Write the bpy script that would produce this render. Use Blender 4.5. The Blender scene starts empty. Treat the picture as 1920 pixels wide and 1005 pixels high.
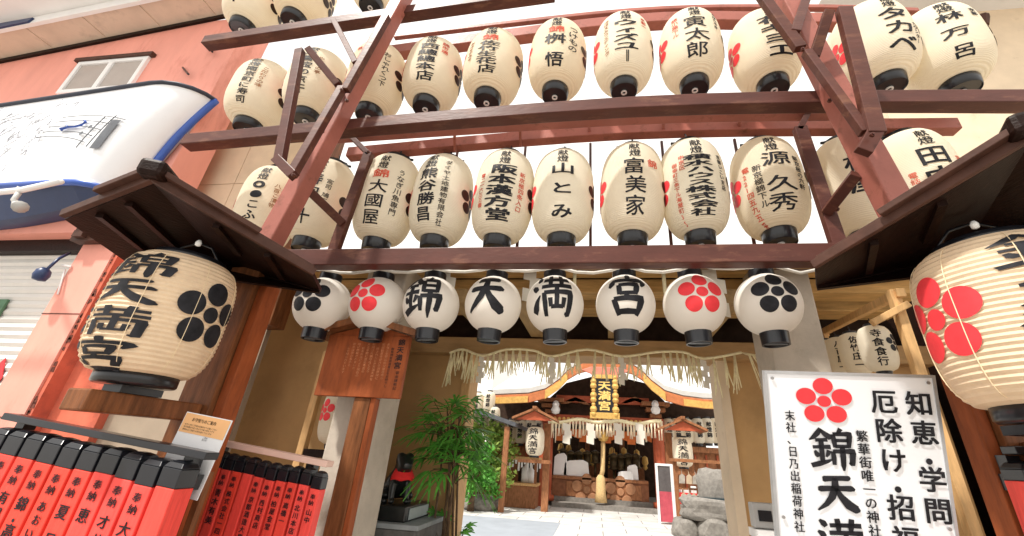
import bpy, math, random
from math import sin, cos, pi, radians as R_
from mathutils import Vector as V, Matrix
random.seed(7)
scn = bpy.context.scene
col = scn.collection

# ------------------------------------------------------------------ camera
YAW, PITCH, ROLL, FPX = -.1517, .4355, .0588, 765.77
EYE = V((2.0506, -2.6635, 1.5043))
SX, SY = 49.55, -3.88                      # principal point offset (lens shift), in 1920 px units
fw = V((sin(YAW)*cos(PITCH), cos(YAW)*cos(PITCH), sin(PITCH)))
r0 = V((cos(YAW), -sin(YAW), 0)); u0 = r0.cross(fw)
rt = r0*cos(ROLL) + u0*sin(ROLL); up = -r0*sin(ROLL) + u0*cos(ROLL)
cd = bpy.data.cameras.new('camera'); cam = bpy.data.objects.new('camera', cd); col.objects.link(cam)
cd.sensor_width = 36; cd.sensor_fit = 'HORIZONTAL'
cd.lens = FPX/1920*36
cd.shift_x = -SX/1920; cd.shift_y = SY/1920
cd.clip_start = .05; cd.clip_end = 500
cam.matrix_world = Matrix(((rt.x, up.x, -fw.x, EYE.x), (rt.y, up.y, -fw.y, EYE.y), (rt.z, up.z, -fw.z, EYE.z), (0, 0, 0, 1)))
scn.camera = cam

def at(px, py, Y):
    """point on the plane y=Y measured from the photograph (1920x1005)"""
    d = fw + rt*((px-960-SX)/FPX) - up*((py-502.5-SY)/FPX)
    return EYE + d*((Y-EYE.y)/d.y)

# ------------------------------------------------------------------ light
SUN_EL, SUN_AZ = R_(56), R_(-40)      # azimuth from -y, towards -x
w = bpy.data.worlds.new('World'); scn.world = w; w.use_nodes = True
nt = w.node_tree; nt.nodes.clear()
sky = nt.nodes.new('ShaderNodeTexSky'); sky.sky_type = 'NISHITA'; sky.sun_disc = False
sky.sun_elevation = SUN_EL; sky.sun_rotation = R_(180) + SUN_AZ
bg1 = nt.nodes.new('ShaderNodeBackground'); bg1.inputs[1].default_value = .12
nt.links.new(sky.outputs[0], bg1.inputs[0])
bg2 = nt.nodes.new('ShaderNodeBackground'); bg2.inputs[0].default_value = (1, .965, .91, 1); bg2.inputs[1].default_value = .78
tc = nt.nodes.new('ShaderNodeTexCoord'); nz = nt.nodes.new('ShaderNodeTexNoise'); nz.inputs['Scale'].default_value = 1.6; nz.inputs['Detail'].default_value = 5
cr = nt.nodes.new('ShaderNodeValToRGB'); cr.color_ramp.elements[0].position = .25; cr.color_ramp.elements[1].position = .42
cr.color_ramp.elements[0].color = (.6, .6, .6, 1)
nt.links.new(tc.outputs['Generated'], nz.inputs['Vector']); nt.links.new(nz.outputs[0], cr.inputs[0])
mx = nt.nodes.new('ShaderNodeMixShader'); wo = nt.nodes.new('ShaderNodeOutputWorld')
nt.links.new(cr.outputs[0], mx.inputs[0]); nt.links.new(bg1.outputs[0], mx.inputs[1]); nt.links.new(bg2.outputs[0], mx.inputs[2])
nt.links.new(mx.outputs[0], wo.inputs[0])
sd = bpy.data.lights.new('sun', 'SUN'); sd.energy = 2.7; sd.angle = R_(3); sd.color = (1, .95, .87)
sun = bpy.data.objects.new('sun', sd); col.objects.link(sun)
sdir = V((sin(SUN_AZ)*cos(SUN_EL), -cos(SUN_AZ)*cos(SUN_EL), sin(SUN_EL)))
sun.rotation_euler = sdir.to_track_quat('Z', 'Y').to_euler(); sun.location = (0, -5, 12)
scn.view_settings.view_transform = 'Standard'; scn.view_settings.look = 'None'
scn.view_settings.exposure = .95; scn.view_settings.gamma = 1
scn.cycles.max_bounces = 8; scn.cycles.transparent_max_bounces = 8
scn.cycles.use_denoising = True

# ------------------------------------------------------------------ materials
MATS = {}
def mat(name, rgb, rough=.6, var=.18, scale=6, bump=0., bscale=40, metal=0, spec=.18, stretch=None, ribs=None, transl=0, coat=0, brick=None, dirt=None, rnd=0):
    if name in MATS: return MATS[name]
    m = bpy.data.materials.new(name); m.use_nodes = True; MATS[name] = m
    n = m.node_tree; N = n.nodes; L = n.links; b = N['Principled BSDF']
    b.inputs['Roughness'].default_value = rough; b.inputs['Metallic'].default_value = metal
    b.inputs['Specular IOR Level'].default_value = spec
    if coat: b.inputs['Coat Weight'].default_value = coat; b.inputs['Coat Roughness'].default_value = .12
    tc = N.new('ShaderNodeTexCoord'); mp = N.new('ShaderNodeMapping')
    L.new(tc.outputs['Object'], mp.inputs[0])
    if stretch: mp.inputs['Scale'].default_value = stretch
    nz = N.new('ShaderNodeTexNoise'); nz.inputs['Scale'].default_value = scale; nz.inputs['Detail'].default_value = 6; nz.inputs['Roughness'].default_value = .6
    L.new(mp.outputs[0], nz.inputs['Vector'])
    cr = N.new('ShaderNodeValToRGB'); e = cr.color_ramp.elements
    e[0].position = .3; e[1].position = .7
    e[0].color = tuple(max(0, c*(1-var)) for c in rgb) + (1,); e[1].color = tuple(min(1, c*(1+var)) for c in rgb) + (1,)
    L.new(nz.outputs[0], cr.inputs[0]); out = cr.outputs[0]
    if brick:                                  # (brick w, h, mortar, mortar rgb)
        bt = N.new('ShaderNodeTexBrick'); bt.inputs['Scale'].default_value = 1
        bt.inputs['Brick Width'].default_value = brick[0]; bt.inputs['Row Height'].default_value = brick[1]
        bt.inputs['Mortar Size'].default_value = brick[2]; bt.offset = brick[4] if len(brick) > 4 else .5
        bt.inputs['Mortar'].default_value = brick[3] + (1,)
        L.new(out, bt.inputs['Color1']); L.new(out, bt.inputs['Color2'])
        L.new(tc.outputs['Object'], bt.inputs['Vector']); out = bt.outputs[0]
        if len(brick) > 5:
            rr = N.new('ShaderNodeMapping'); rr.inputs['Rotation'].default_value = brick[5]
            L.new(tc.outputs['Object'], rr.inputs[0]); L.new(rr.outputs[0], bt.inputs['Vector'])
    if dirt:                                   # blotches with a shape of their own: (rgb, scale, low, high)
        n2 = N.new('ShaderNodeTexNoise'); n2.inputs['Scale'].default_value = dirt[1]; n2.inputs['Detail'].default_value = 8; n2.inputs['Roughness'].default_value = .7
        L.new(mp.outputs[0], n2.inputs['Vector'])
        c2 = N.new('ShaderNodeValToRGB'); c2.color_ramp.elements[0].position = dirt[2]; c2.color_ramp.elements[1].position = dirt[3]
        L.new(n2.outputs[0], c2.inputs[0])
        mxx = N.new('ShaderNodeMix'); mxx.data_type = 'RGBA'
        L.new(c2.outputs[0], mxx.inputs[0]); L.new(out, mxx.inputs[6]); mxx.inputs[7].default_value = dirt[0] + (1,)
        out = mxx.outputs[2]
    if rnd:                                    # every object ages a little differently
        oi = N.new('ShaderNodeObjectInfo'); hv = N.new('ShaderNodeMix'); hv.data_type = 'RGBA'; hv.blend_type = 'MULTIPLY'
        L.new(oi.outputs['Random'], hv.inputs[0]); L.new(out, hv.inputs[6]); hv.inputs[7].default_value = (1-rnd*.35, 1-rnd*.8, 1-rnd*1.4, 1)
        out = hv.outputs[2]
    L.new(out, b.inputs['Base Color'])
    h = None
    if ribs:
        wv = N.new('ShaderNodeTexWave'); wv.wave_type = 'BANDS'; wv.bands_direction = 'Z'; wv.inputs['Scale'].default_value = ribs; wv.inputs['Distortion'].default_value = .25
        L.new(tc.outputs['Object'], wv.inputs['Vector']); h = wv.outputs[0]
        bp = N.new('ShaderNodeBump'); bp.inputs['Strength'].default_value = .35; bp.inputs['Distance'].default_value = .010
        L.new(h, bp.inputs['Height']); L.new(bp.outputs[0], b.inputs['Normal'])
    if bump:
        n3 = N.new('ShaderNodeTexNoise'); n3.inputs['Scale'].default_value = bscale; n3.inputs['Detail'].default_value = 6
        L.new(mp.outputs[0], n3.inputs['Vector'])
        b2 = N.new('ShaderNodeBump'); b2.inputs['Strength'].default_value = bump; b2.inputs['Distance'].default_value = .01
        L.new(n3.outputs[0], b2.inputs['Height'])
        if h: L.new(bp.outputs[0], b2.inputs['Normal'])
        L.new(b2.outputs[0], b.inputs['Normal'])
    if transl:
        t = N.new('ShaderNodeBsdfTranslucent'); L.new(out, t.inputs[0])
        ms = N.new('ShaderNodeMixShader'); ms.inputs[0].default_value = transl
        L.new(b.outputs[0], ms.inputs[1]); L.new(t.outputs[0], ms.inputs[2]); L.new(ms.outputs[0], N['Material Output'].inputs[0])
    return m

PAPER = mat('cream_lantern_paper', (.97, .895, .75), .75, .05, 5, ribs=26, transl=.4, spec=.2, dirt=((.84, .68, .48), 4.5, .62, .88), rnd=.10)
PAPERW = mat('white_lantern_vinyl', (.96, .91, .84), .55, .03, 4, transl=.32, spec=.3)
PAPERB = mat('big_lantern_paper', (.93, .74, .53), .7, .10, 9, transl=.3, spec=.25, bump=.1, bscale=60)
BLACK = mat('black_lacquer', (.010, .011, .015), .28, .2, spec=.45, coat=.15)
INK = mat('black_ink', (.018, .018, .022), .55, .5, 14)
RED = mat('red_ink', (.78, .05, .06), .5, .12, 12)
RINK = mat('red_writing_ink', (.62, .10, .06), .6, .25, 12)
BRINK = mat('brown_writing_ink', (.36, .16, .07), .6, .25, 12)
STEEL = mat('red_brown_painted_steel', (.090, .031, .024), .42, .22, 5, bump=.12, bscale=25, spec=.25, dirt=((.19, .085, .055), 6, .54, .72), rnd=.25, stretch=(.6, 2, 2))
STEELP = mat('faded_red_painted_steel', (.36, .125, .10), .42, .2, 4, bump=.12, bscale=30, spec=.25, dirt=((.17, .065, .045), 8, .54, .72), rnd=.15)
DWOOD = mat('dark_stained_board', (.015, .006, .004), .45, .35, 5, bump=.25, bscale=18, stretch=(6, 1.2, 6), spec=.12)
EDGE = mat('worn_board_edge', (.075, .034, .024), .5, .3, 9, bump=.2, bscale=30)
BWOOD = mat('brown_wood_post', (.19, .072, .028), .45, .45, 6, bump=.2, bscale=20, stretch=(5, 5, .7), spec=.2)
OWOOD = mat('orange_weathered_board', (.31, .080, .026), .55, .25, 6, bump=.12, bscale=20, stretch=(4, 4, .8), dirt=((.16, .045, .02), 5, .54, .8))
LWOOD = mat('pale_new_timber', (.62, .38, .17), .55, .2, 8, stretch=(5, 5, 1), bump=.05)
OCHRE = mat('ochre_plaster', (.52, .32, .145), .85, .14, 2.2, bump=.06, bscale=80, dirt=((.32, .19, .085), 1.3, .55, .85))
TAUPE = mat('taupe_plaster', (.36, .29, .22), .85, .10, 3, bump=.05, bscale=80)
PINK = mat('pink_painted_render', (.82, .36, .29), .7, .10, 2.5, bump=.1, bscale=60, stretch=(1.2, 1.2, .35), dirt=((.55, .19, .14), 3, .56, .82))
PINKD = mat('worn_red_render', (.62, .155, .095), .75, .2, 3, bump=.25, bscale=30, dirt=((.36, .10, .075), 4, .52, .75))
CREAM = mat('cream_wall', (.74, .60, .44), .8, .10, 3, bump=.1, bscale=40, dirt=((.50, .37, .24), 4, .6, .85))
BEIGE = mat('beige_soffit_panel', (.66, .54, .43), .7, .12, 3, bump=.04, bscale=50, dirt=((.36, .29, .23), 3, .55, .8))
WHITE = mat('white_paint', (.82, .82, .82), .5, .04, 3)
CONC = mat('pale_concrete', (.50, .44, .37), .85, .14, 5, bump=.25, bscale=45, dirt=((.32, .26, .20), 6, .58, .8))
ROPE = mat('pale_straw', (.95, .82, .54), .8, .15, 30, bump=.2, bscale=120)
CORD = mat('white_cord', (.75, .72, .66), .7, .1, 30)
SHIDE = mat('white_paper', (.86, .82, .73), .7, .05, 6, transl=.25)
NAVY = mat('navy_panel', (.016, .036, .11), .35, .15, 3, spec=.5)
BLUE = mat('blue_trim', (.035, .10, .42), .35, .1, 4, spec=.5)
SIGNW = mat('white_enamel_sheet', (.84, .86, .90), .28, .03, 2, spec=.5, dirt=((.66, .66, .66), 2.5, .6, .95))
STAKE = mat('vermilion_paint', (.88, .085, .072), .45, .14, 7, spec=.25, bump=.12, bscale=18, stretch=(6, 6, .6), dirt=((.62, .045, .035), 5, .56, .78), rnd=.35)
GOLD = mat('gold_leaf', (.66, .42, .13), .38, .2, 14, metal=.35, bump=.15, bscale=30)
VERM = mat('hall_red_lacquer', (.40, .095, .045), .45, .2, 4, dirt=((.28, .07, .04), 5, .55, .8))
HWOOD = mat('hall_brown_timber', (.30, .13, .06), .55, .35, 7, stretch=(3, 3, 1), bump=.1)
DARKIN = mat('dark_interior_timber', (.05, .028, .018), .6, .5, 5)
ROOFG = mat('grey_copper_roof', (.50, .50, .48), .5, .12, 3, bump=.1, bscale=12)
TILE = mat('dark_roof_tile', (.09, .095, .105), .5, .3, 8, bump=.2, bscale=15)
STONE = mat('grey_granite', (.22, .205, .185), .8, .25, 12, bump=.3, bscale=60)
DSTONE = mat('dark_granite', (.11, .105, .10), .55, .3, 16, bump=.15, bscale=60)
BRONZE = mat('black_bronze', (.016, .018, .018), .3, .5, 10, spec=.6, metal=.2)
LEAF = mat('dark_green_leaf', (.10, .33, .045), .4, .55, 6, transl=.25, spec=.4)
LEAF2 = mat('yellow_green_leaf', (.30, .42, .09), .45, .45, 5, transl=.3)
BARK = mat('brown_bark', (.12, .075, .045), .8, .4, 20, bump=.5)
POT = mat('white_glazed_pot', (.68, .66, .62), .3, .06, 5)
PAVE = mat('granite_paving', (.56, .55, .53), .75, .14, 2, bump=.08, bscale=60, dirt=((.36, .35, .33), 1.1, .5, .8), brick=(1.1, .62, .012, (.16, .15, .14)))
ASPH = mat('grey_street_paving', (.37, .345, .31), .85, .15, 2, bump=.1, bscale=50, brick=(.45, .3, .006, (.12, .11, .1)))
SHUT = mat('white_roller_shutter', (.72, .70, .67), .5, .08, 2)
GLASS = mat('window_pane', (.42, .38, .35), .12, .1, 2, spec=.7)
GREY = mat('grey_plastic_box', (.50, .50, .49), .5, .08)
CLOTH = mat('orange_curtain', (.70, .20, .06), .75, .2, 6)
BIB = mat('red_cloth_bib', (.72, .03, .03), .75, .15, 12)
STRAWB = mat('hall_tan_rope', (.60, .42, .20), .8, .2, 30)

# ------------------------------------------------------------------ mesh helpers
class MB:
    def __init__(s): s.v = []; s.f = []; s.fm = []; s.mi = 0
    def add(s, vs, fs):
        o = len(s.v); s.v += [V(p) for p in vs]; s.f += [tuple(i+o for i in f) for f in fs]
        s.fm += [s.mi]*len(fs); return s
    def hexa(s, p):          # 8 corners: bottom 4 ccw, top 4
        return s.add(p, [(3, 2, 1, 0), (4, 5, 6, 7), (0, 1, 5, 4), (1, 2, 6, 5), (2, 3, 7, 6), (3, 0, 4, 7)])
    def box(s, lo, hi):
        a, b = V(lo), V(hi)
        return s.hexa([(a.x, a.y, a.z), (b.x, a.y, a.z), (b.x, b.y, a.z), (a.x, b.y, a.z), (a.x, a.y, b.z), (b.x, a.y, b.z), (b.x, b.y, b.z), (a.x, b.y, b.z)])
    def bar(s, p0, p1, w_, h_, upv=(0, 0, 1)):   # h along upv-ish, w sideways
        p0, p1 = V(p0), V(p1); d = (p1-p0).normalized(); sd_ = d.cross(V(upv)).normalized(); u_ = sd_.cross(d)
        a = sd_*w_/2; b = u_*h_/2
        return s.hexa([p0-a-b, p0+a-b, p1+a-b, p1-a-b, p0-a+b, p0+a+b, p1+a+b, p1-a+b])
    def tube(s, pts, r, n=8, cap=True):
        pts = [V(p) for p in pts]; rings = []
        for i, p in enumerate(pts):
            d = (pts[min(i+1, len(pts)-1)]-pts[max(i-1, 0)]).normalized()
            a = d.cross(V((0, 0, 1)) if abs(d.z) < .9 else V((1, 0, 0))).normalized(); b = d.cross(a)
            rr = r[i] if isinstance(r, (list, tuple)) else r
            rings.append([p + (a*cos(2*pi*k/n) + b*sin(2*pi*k/n))*rr for k in range(n)])
        vs = [q for g in rings for q in g]; fs = []
        for i in range(len(pts)-1):
            for k in range(n): fs.append((i*n+k, i*n+(k+1) % n, (i+1)*n+(k+1) % n, (i+1)*n+k))
        if cap: fs += [tuple(range(n))[::-1], tuple((len(pts)-1)*n+k for k in range(n))]
        return s.add(vs, fs)
    def lathe(s, prof, n=32, c=(0, 0, 0), cap=True):
        c = V(c); vs = [c + V((r*cos(2*pi*k/n), r*sin(2*pi*k/n), z)) for r, z in prof for k in range(n)]; fs = []
        for i in range(len(prof)-1):
            for k in range(n): fs.append((i*n+k, i*n+(k+1) % n, (i+1)*n+(k+1) % n, (i+1)*n+k))
        if cap: fs += [tuple(range(n))[::-1], tuple((len(prof)-1)*n+k for k in range(n))]
        return s.add(vs, fs)
    def prism(s, poly, d):   # polygon points (3d) extruded by vector d
        poly = [V(p) for p in poly]; d = V(d); n = len(poly)
        return s.add(poly + [p+d for p in poly], [tuple(range(n))[::-1], tuple(range(n, 2*n))] + [(i, (i+1) % n, n+(i+1) % n, n+i) for i in range(n)])
    def sheet(s, pts):
        return s.add(pts, [tuple(range(len(pts)))])
    def build(s, name, m, parent=None, smooth=False, bevel=0, local=False):
        me = bpy.data.meshes.new(name); off = V((0, 0, 0)) if (parent is None or local) else parent.location
        if parent is not None and parent.parent is not None and not local: off = parent.parent.location
        me.from_pydata([tuple(p-off) for p in s.v], [], s.f)
        ms = m if isinstance(m, (list, tuple)) else [m]
        for mm in ms: me.materials.append(mm)
        if len(ms) > 1: me.polygons.foreach_set('material_index', s.fm)
        if smooth: me.polygons.foreach_set('use_smooth', [True]*len(me.polygons))
        me.update()
        o = bpy.data.objects.new(name, me); col.objects.link(o)
        if parent is not None: o.parent = parent
        if bevel:
            bv = o.modifiers.new('bevel', 'BEVEL'); bv.width = bevel; bv.segments = 2; bv.limit_method = 'ANGLE'
        return o

def tag(o, label, cat, group=None):
    o['label'] = label; o['category'] = cat
    if group: o['group'] = group
    return o
def thing(name, loc, label, cat, group=None):
    o = bpy.data.objects.new(name, None); col.objects.link(o); o.location = loc; o.empty_display_size = .1
    return tag(o, label, cat, group)
def struct(o): o['kind'] = 'structure'; return o
def copy_tree(o, parent=None, skip=()):
    c = o.copy(); col.objects.link(c); c.parent = parent
    for ch in list(o.children):
        if ch.name.split('.')[0] not in skip: copy_tree(ch, c)
    return c

# ------------------------------------------------------------------ lettering
_G = {}
_fc = bpy.data.curves.new('glyph_source', 'FONT'); _fc.resolution_u = 2
_fo = bpy.data.objects.new('glyph_source', _fc); col.objects.link(_fo)
import bmesh
def _cut(vs, fs, nx, ny):
    bm = bmesh.new(); bv = [bm.verts.new(p) for p in vs]
    for f in fs:
        try: bm.faces.new([bv[i] for i in f])
        except ValueError: pass
    for i in range(1, nx):
        g = bm.verts[:]+bm.edges[:]+bm.faces[:]; bmesh.ops.bisect_plane(bm, geom=g, plane_co=(i/nx, 0, 0), plane_no=(1, 0, 0))
    for i in range(1, ny):
        g = bm.verts[:]+bm.edges[:]+bm.faces[:]; bmesh.ops.bisect_plane(bm, geom=g, plane_co=(0, i/ny, 0), plane_no=(0, 1, 0))
    bm.verts.index_update()
    r = ([v.co.copy() for v in bm.verts], [tuple(v.index for v in f.verts) for f in bm.faces]); bm.free(); return r

# brush strokes of the four shrine characters: (x, y, width) in a 100 box
BRUSH = {
 '天': [[(22,84,7),(26,84,10),(52,87,8),(80,88,9),(84,86,4)], [(10,59,6),(16,59,10),(50,62,8),(84,63,10),(92,60,4)],
        [(50,87,9),(49,66,11),(40,40,11),(26,22,8),(6,6,3)], [(50,62,6),(60,42,10),(76,22,15),(92,12,13),(99,10,3)]],
 '宮': [[(45,99,4),(51,95,12),(53,86,8)], [(17,84,6),(13,72,11),(9,62,4)], [(17,81,7),(50,82,7),(84,83,9),(91,79,12),(82,66,3)],
        [(30,68,7),(32,58,8),(33,44,7)], [(30,68,6),(52,70,7),(72,70,9),(69,56,9),(66,45,6)], [(33,47,6),(50,48,6),(68,49,6)],
        [(50,45,7),(44,36,6)], [(20,34,8),(24,18,9),(27,0,7)], [(20,34,7),(50,36,8),(80,36,11),(77,18,10),(72,0,7)], [(26,7,7),(50,8,8),(74,8,7)]],
 '満': [[(6,95,4),(14,88,10),(20,80,7)], [(1,68,4),(10,62,10),(16,55,7)], [(3,6,9),(10,16,11),(16,30,7),(24,44,2)],
        [(28,83,7),(60,85,7),(97,86,8)], [(45,100,8),(47,84,9),(47,69,6)], [(77,101,8),(75,84,9),(73,69,6)], [(26,65,7),(60,67,7),(99,68,8)],
        [(33,50,7),(35,26,8),(34,-2,7)], [(33,50,7),(62,51,7),(93,52,10),(92,28,9),(91,2,9),(82,4,3)], [(62,68,7),(62,40,7),(61,18,7)],
        [(47,37,7),(48,17,6)], [(48,17,6),(62,18,6),(77,18,6)], [(78,38,7),(76,16,6)]],
 '錦': [[(28,100,6),(20,87,9),(10,76,7),(0,69,2)], [(27,96,5),(38,85,9),(49,77,10),(52,75,3)], [(14,69,6),(26,70,6),(42,71,7)], [(7,51,6),(26,52,6),(48,53,8)],
        [(27,70,8),(27,40,8),(27,12,7)], [(11,42,4),(16,32,9),(18,26,5)], [(44,44,8),(40,34,6),(36,27,3)], [(1,4,8),(20,10,9),(38,16,6),(50,22,2)],
        [(74,101,8),(69,93,6),(64,86,3)], [(55,86,7),(57,68,8),(58,52,6)], [(55,86,7),(74,87,7),(93,88,9),(91,70,8),(89,53,6)], [(58,70,6),(90,71,6)], [(58,55,6),(90,56,6)],
        [(52,42,7),(53,26,8),(53,8,6)], [(52,42,7),(74,43,7),(97,44,10),(95,28,9),(93,12,9),(86,15,3)], [(74,54,8),(74,30,9),(73,8,8),(73,-6,3)]],
}
def brush_glyph(ch, bf=.62):
    vs, fs = [], []
    for st in BRUSH[ch]:
        pts = []
        for a, b in zip(st, st[1:]):
            for k in range(4):
                t = k/4; pts.append(tuple(a[i]+(b[i]-a[i])*t for i in range(3)))
        pts.append(st[-1]); o = len(vs)
        for i, p in enumerate(pts):
            q0 = pts[max(i-1, 0)]; q1 = pts[min(i+1, len(pts)-1)]
            dx, dy = q1[0]-q0[0], q1[1]-q0[1]; l = math.hypot(dx, dy) or 1; nx, ny = -dy/l, dx/l
            h = p[2]*bf
            vs += [(p[0]/100+nx*h/100, p[1]/100+ny*h/100, 0), (p[0]/100-nx*h/100, p[1]/100-ny*h/100, 0)]
        for i in range(len(pts)-1): fs.append((o+2*i, o+2*i+1, o+2*i+3, o+2*i+2))
    return vs, fs
def glyph(ch, bold=0., nx=5, ny=3, brush=False):
    k = (ch, bold, nx, ny, brush)
    if k in _G: return _G[k]
    if ch == '・':
        vs = [(.5+.12*cos(2*pi*k/16), .5+.12*sin(2*pi*k/16), 0) for k in range(16)]; fs = [tuple(range(16))]
    elif brush and ch in BRUSH: vs, fs = brush_glyph(ch, .62+(bold-.03)*10)
    else:
        _fc.body = {'ー': '｜'}.get(ch, ch); _fc.offset = bold; _fo.update_tag(); bpy.context.view_layer.update()
        ev = _fo.evaluated_get(bpy.context.evaluated_depsgraph_get()); me = ev.to_mesh()
        vs = [(v.co.x, v.co.y+.08, 0) for v in me.vertices]; fs = [tuple(p.vertices) for p in me.polygons]; ev.to_mesh_clear()
    _G[k] = _cut(vs, fs, nx, ny) if (nx > 1 or ny > 1) else ([V(p) for p in vs], fs)
    return _G[k]
def column(mb, text, u, vtop, cw, chh, fmap, bold=.018, pitch=1.08, brush=False, slant=0, nx=5, ny=3, jit=0.):
    stk = 0
    if not brush:
        stk = bold*.95 if bold > .006 else 0; bold = 0
    """vertical column of writing; fmap(u, v) -> 3d point; v grows upward"""
    v = vtop
    for i, ch in enumerate(text):
        if ch != ' ':
            k = 1.0
            gv, gf = glyph(ch, bold, nx, ny, brush)
            ju = random.uniform(-jit, jit)*cw; sc = 1+random.uniform(-jit, jit); sk = random.uniform(-jit, jit)*.6
            small = ch in 'ャュョィゥェォっゃゅょ、。'
            for oi, (ox, oy) in enumerate(((0, 0),) if not stk or ch == '・' else ((-stk, -stk*.8), (stk, -stk*.8), (-stk, stk*.8), (stk, stk*.8))):
                mb.add([fmap(u + ju + ((p.x-.5) + ox + sk*(p.y-.5))*cw*sc + slant*(v-vtop), v - chh + (p.y+oy)*chh*.98, oi*.0005) for p in gv], gf)
        v -= chh*pitch*(.55 if ch in ' ・' else 1)
    return v
def row(mb, text, u, v, cw, chh, fmap, bold=.012):
    for i, ch in enumerate(text):
        if ch != ' ':
            gv, gf = glyph(ch, 0, 1, 1)
            for o_ in ((-1, 1) if bold > .006 else (0,)): mb.add([fmap(u + i*cw*1.05 + (p.x+o_*bold)*cw, v + p.y*chh) for p in gv], gf)
def disc(mb, u, v, ru, rv, fmap, n=24, rings=5):
    vs = [fmap(u, v)]; fs = []
    for j in range(1, rings+1):
        for k in range(n): a = 2*pi*k/n; vs.append(fmap(u+ru*j/rings*cos(a), v+rv*j/rings*sin(a)))
    for k in range(n): fs.append((0, 1+k, 1+(k+1) % n))
    for j in range(rings-1):
        for k in range(n): fs.append((1+j*n+k, 1+(j+1)*n+k, 1+(j+1)*n+(k+1) % n, 1+j*n+(k+1) % n))
    mb.add(vs, fs)
def crest(mb, u, v, s, fmap, sv=1.):
    for k in range(5):
        a = pi/2 + 2*pi*k/5; disc(mb, u+s*.64*cos(a), v+s*.64*sin(a)*sv, s*.345, s*.345*sv, fmap)
    disc(mb, u, v, s*.235, s*.235*sv, fmap)
def on_lathe(prof, Rmax, eps=.0025):
    def f(u, v, e=0):
        z = v; r = prof[0][0]
        if z >= prof[-1][1]: r = prof[-1][0]
        else:
            for (ra, za), (rb, zb) in zip(prof, prof[1:]):
                if za <= z <= zb: r = ra+(rb-ra)*(z-za)/((zb-za) or 1); break
        a = u/Rmax; return V(((r+eps+e)*sin(a), -(r+eps+e)*cos(a), z))
    return f
def on_plane(o, ux, vy, n, eps=.003):
    o, ux, vy, n = V(o), V(ux), V(vy), V(n)
    return lambda u, v, e=0: o + ux*u + vy*v + n*(eps+e)

# ================================================================== SETTING
g = MB().sheet([(-60, -40, 0), (60, -40, 0), (60, 2.2, 0), (-60, 2.2, 0)]).build('street', ASPH); struct(g)
g = MB().sheet([(-60, 2.2, 0), (60, 2.2, 0), (60, 120, 0), (-60, 120, 0)]).build('courtyard_paving', PAVE); struct(g)
g = MB().sheet([(-3.2, 2.6, .004), (1.15, 2.6, .004), (1.15, 9.5, .004), (-3.2, 9.5, .004)]).build('painted_courtyard_shade', mat('blue_grey_shade_paint', (.30, .33, .37), .7, .08, 2, bump=.05)); struct(g)  # bluish courtyard shadow, painted as a flat blue-grey sheet over the paving

# ---------------------------------------------------------------- pink shop building (left)
sb = thing('shop_building', (-3.5, .2, 0), 'pink rendered shop building with a white roller shutter, left of the shrine gate', 'building')
m = MB(); m.box((-9, 0, 3.12), (-1.97, .3, 6.05)); m.build('upper_wall', PINK, sb)
m = MB(); m.box((-2.42, -.02, 0), (-2.06, .32, 3.12)); m.build('front_pier', PINK, sb)
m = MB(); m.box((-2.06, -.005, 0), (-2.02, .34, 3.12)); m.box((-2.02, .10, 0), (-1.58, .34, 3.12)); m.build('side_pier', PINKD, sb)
m = MB(); m.box((-9, .12, 3.0), (-2.42, .3, 3.12)); m.build('shutter_box', DWOOD, sb)
m = MB(); z = .02
while z < 2.98:
    m.prism([(-9, .22, z), (-9, .205, z+.03), (-9, .22, z+.068)], (6.58, 0, 0)); z += .07
m.box((-9, .225, 0), (-2.42, .26, 3.0)); m.build('roller_shutter', SHUT, sb)
m = MB()                                       # red graphic painted low on the shutter
m.prism([(-3.4, .198, 1.5), (-2.86, .198, 1.5), (-2.82, .198, 1.86), (-2.9, .198, 2.02), (-3.0, .198, 1.86), (-3.12, .198, 1.98), (-3.4, .198, 1.8)], (0, .004, 0)); m.build('shutter_graphic', RED, sb)
m = MB(); m.box((-3.62, .185, 2.38), (-3.24, .203, 2.54)); m.build('shutter_sticker', mat('green_sticker', (.10, .2, .12)), sb)
wf = MB()
wx0, wx1, wz0, wz1 = -4.02, -3.05, 4.95, 5.46
for a, b in (((wx0, -.03, wz0), (wx1, .02, wz0+.05)), ((wx0, -.03, wz1-.05), (wx1, .02, wz1)), ((wx0, -.03, wz0+.05), (wx0+.05, .02, wz1-.05)), ((wx1-.05, -.03, wz0+.05), (wx1, .02, wz1-.05)), (((wx0+wx1)/2-.03, -.03, wz0+.05), ((wx0+wx1)/2+.03, .02, wz1-.05))): wf.box(a, b)
wo_ = wf.build('window', WHITE, sb)
MB().box((wx0+.05, -.012, wz0+.05), (wx1-.05, -.004, wz1-.05)).build('pane', GLASS, wo_)
MB().box((wx0-.05, -.05, wz1+.002), (wx1+.05, .02, wz1+.05)).build('drip_edge', EDGE, wo_)
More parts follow.
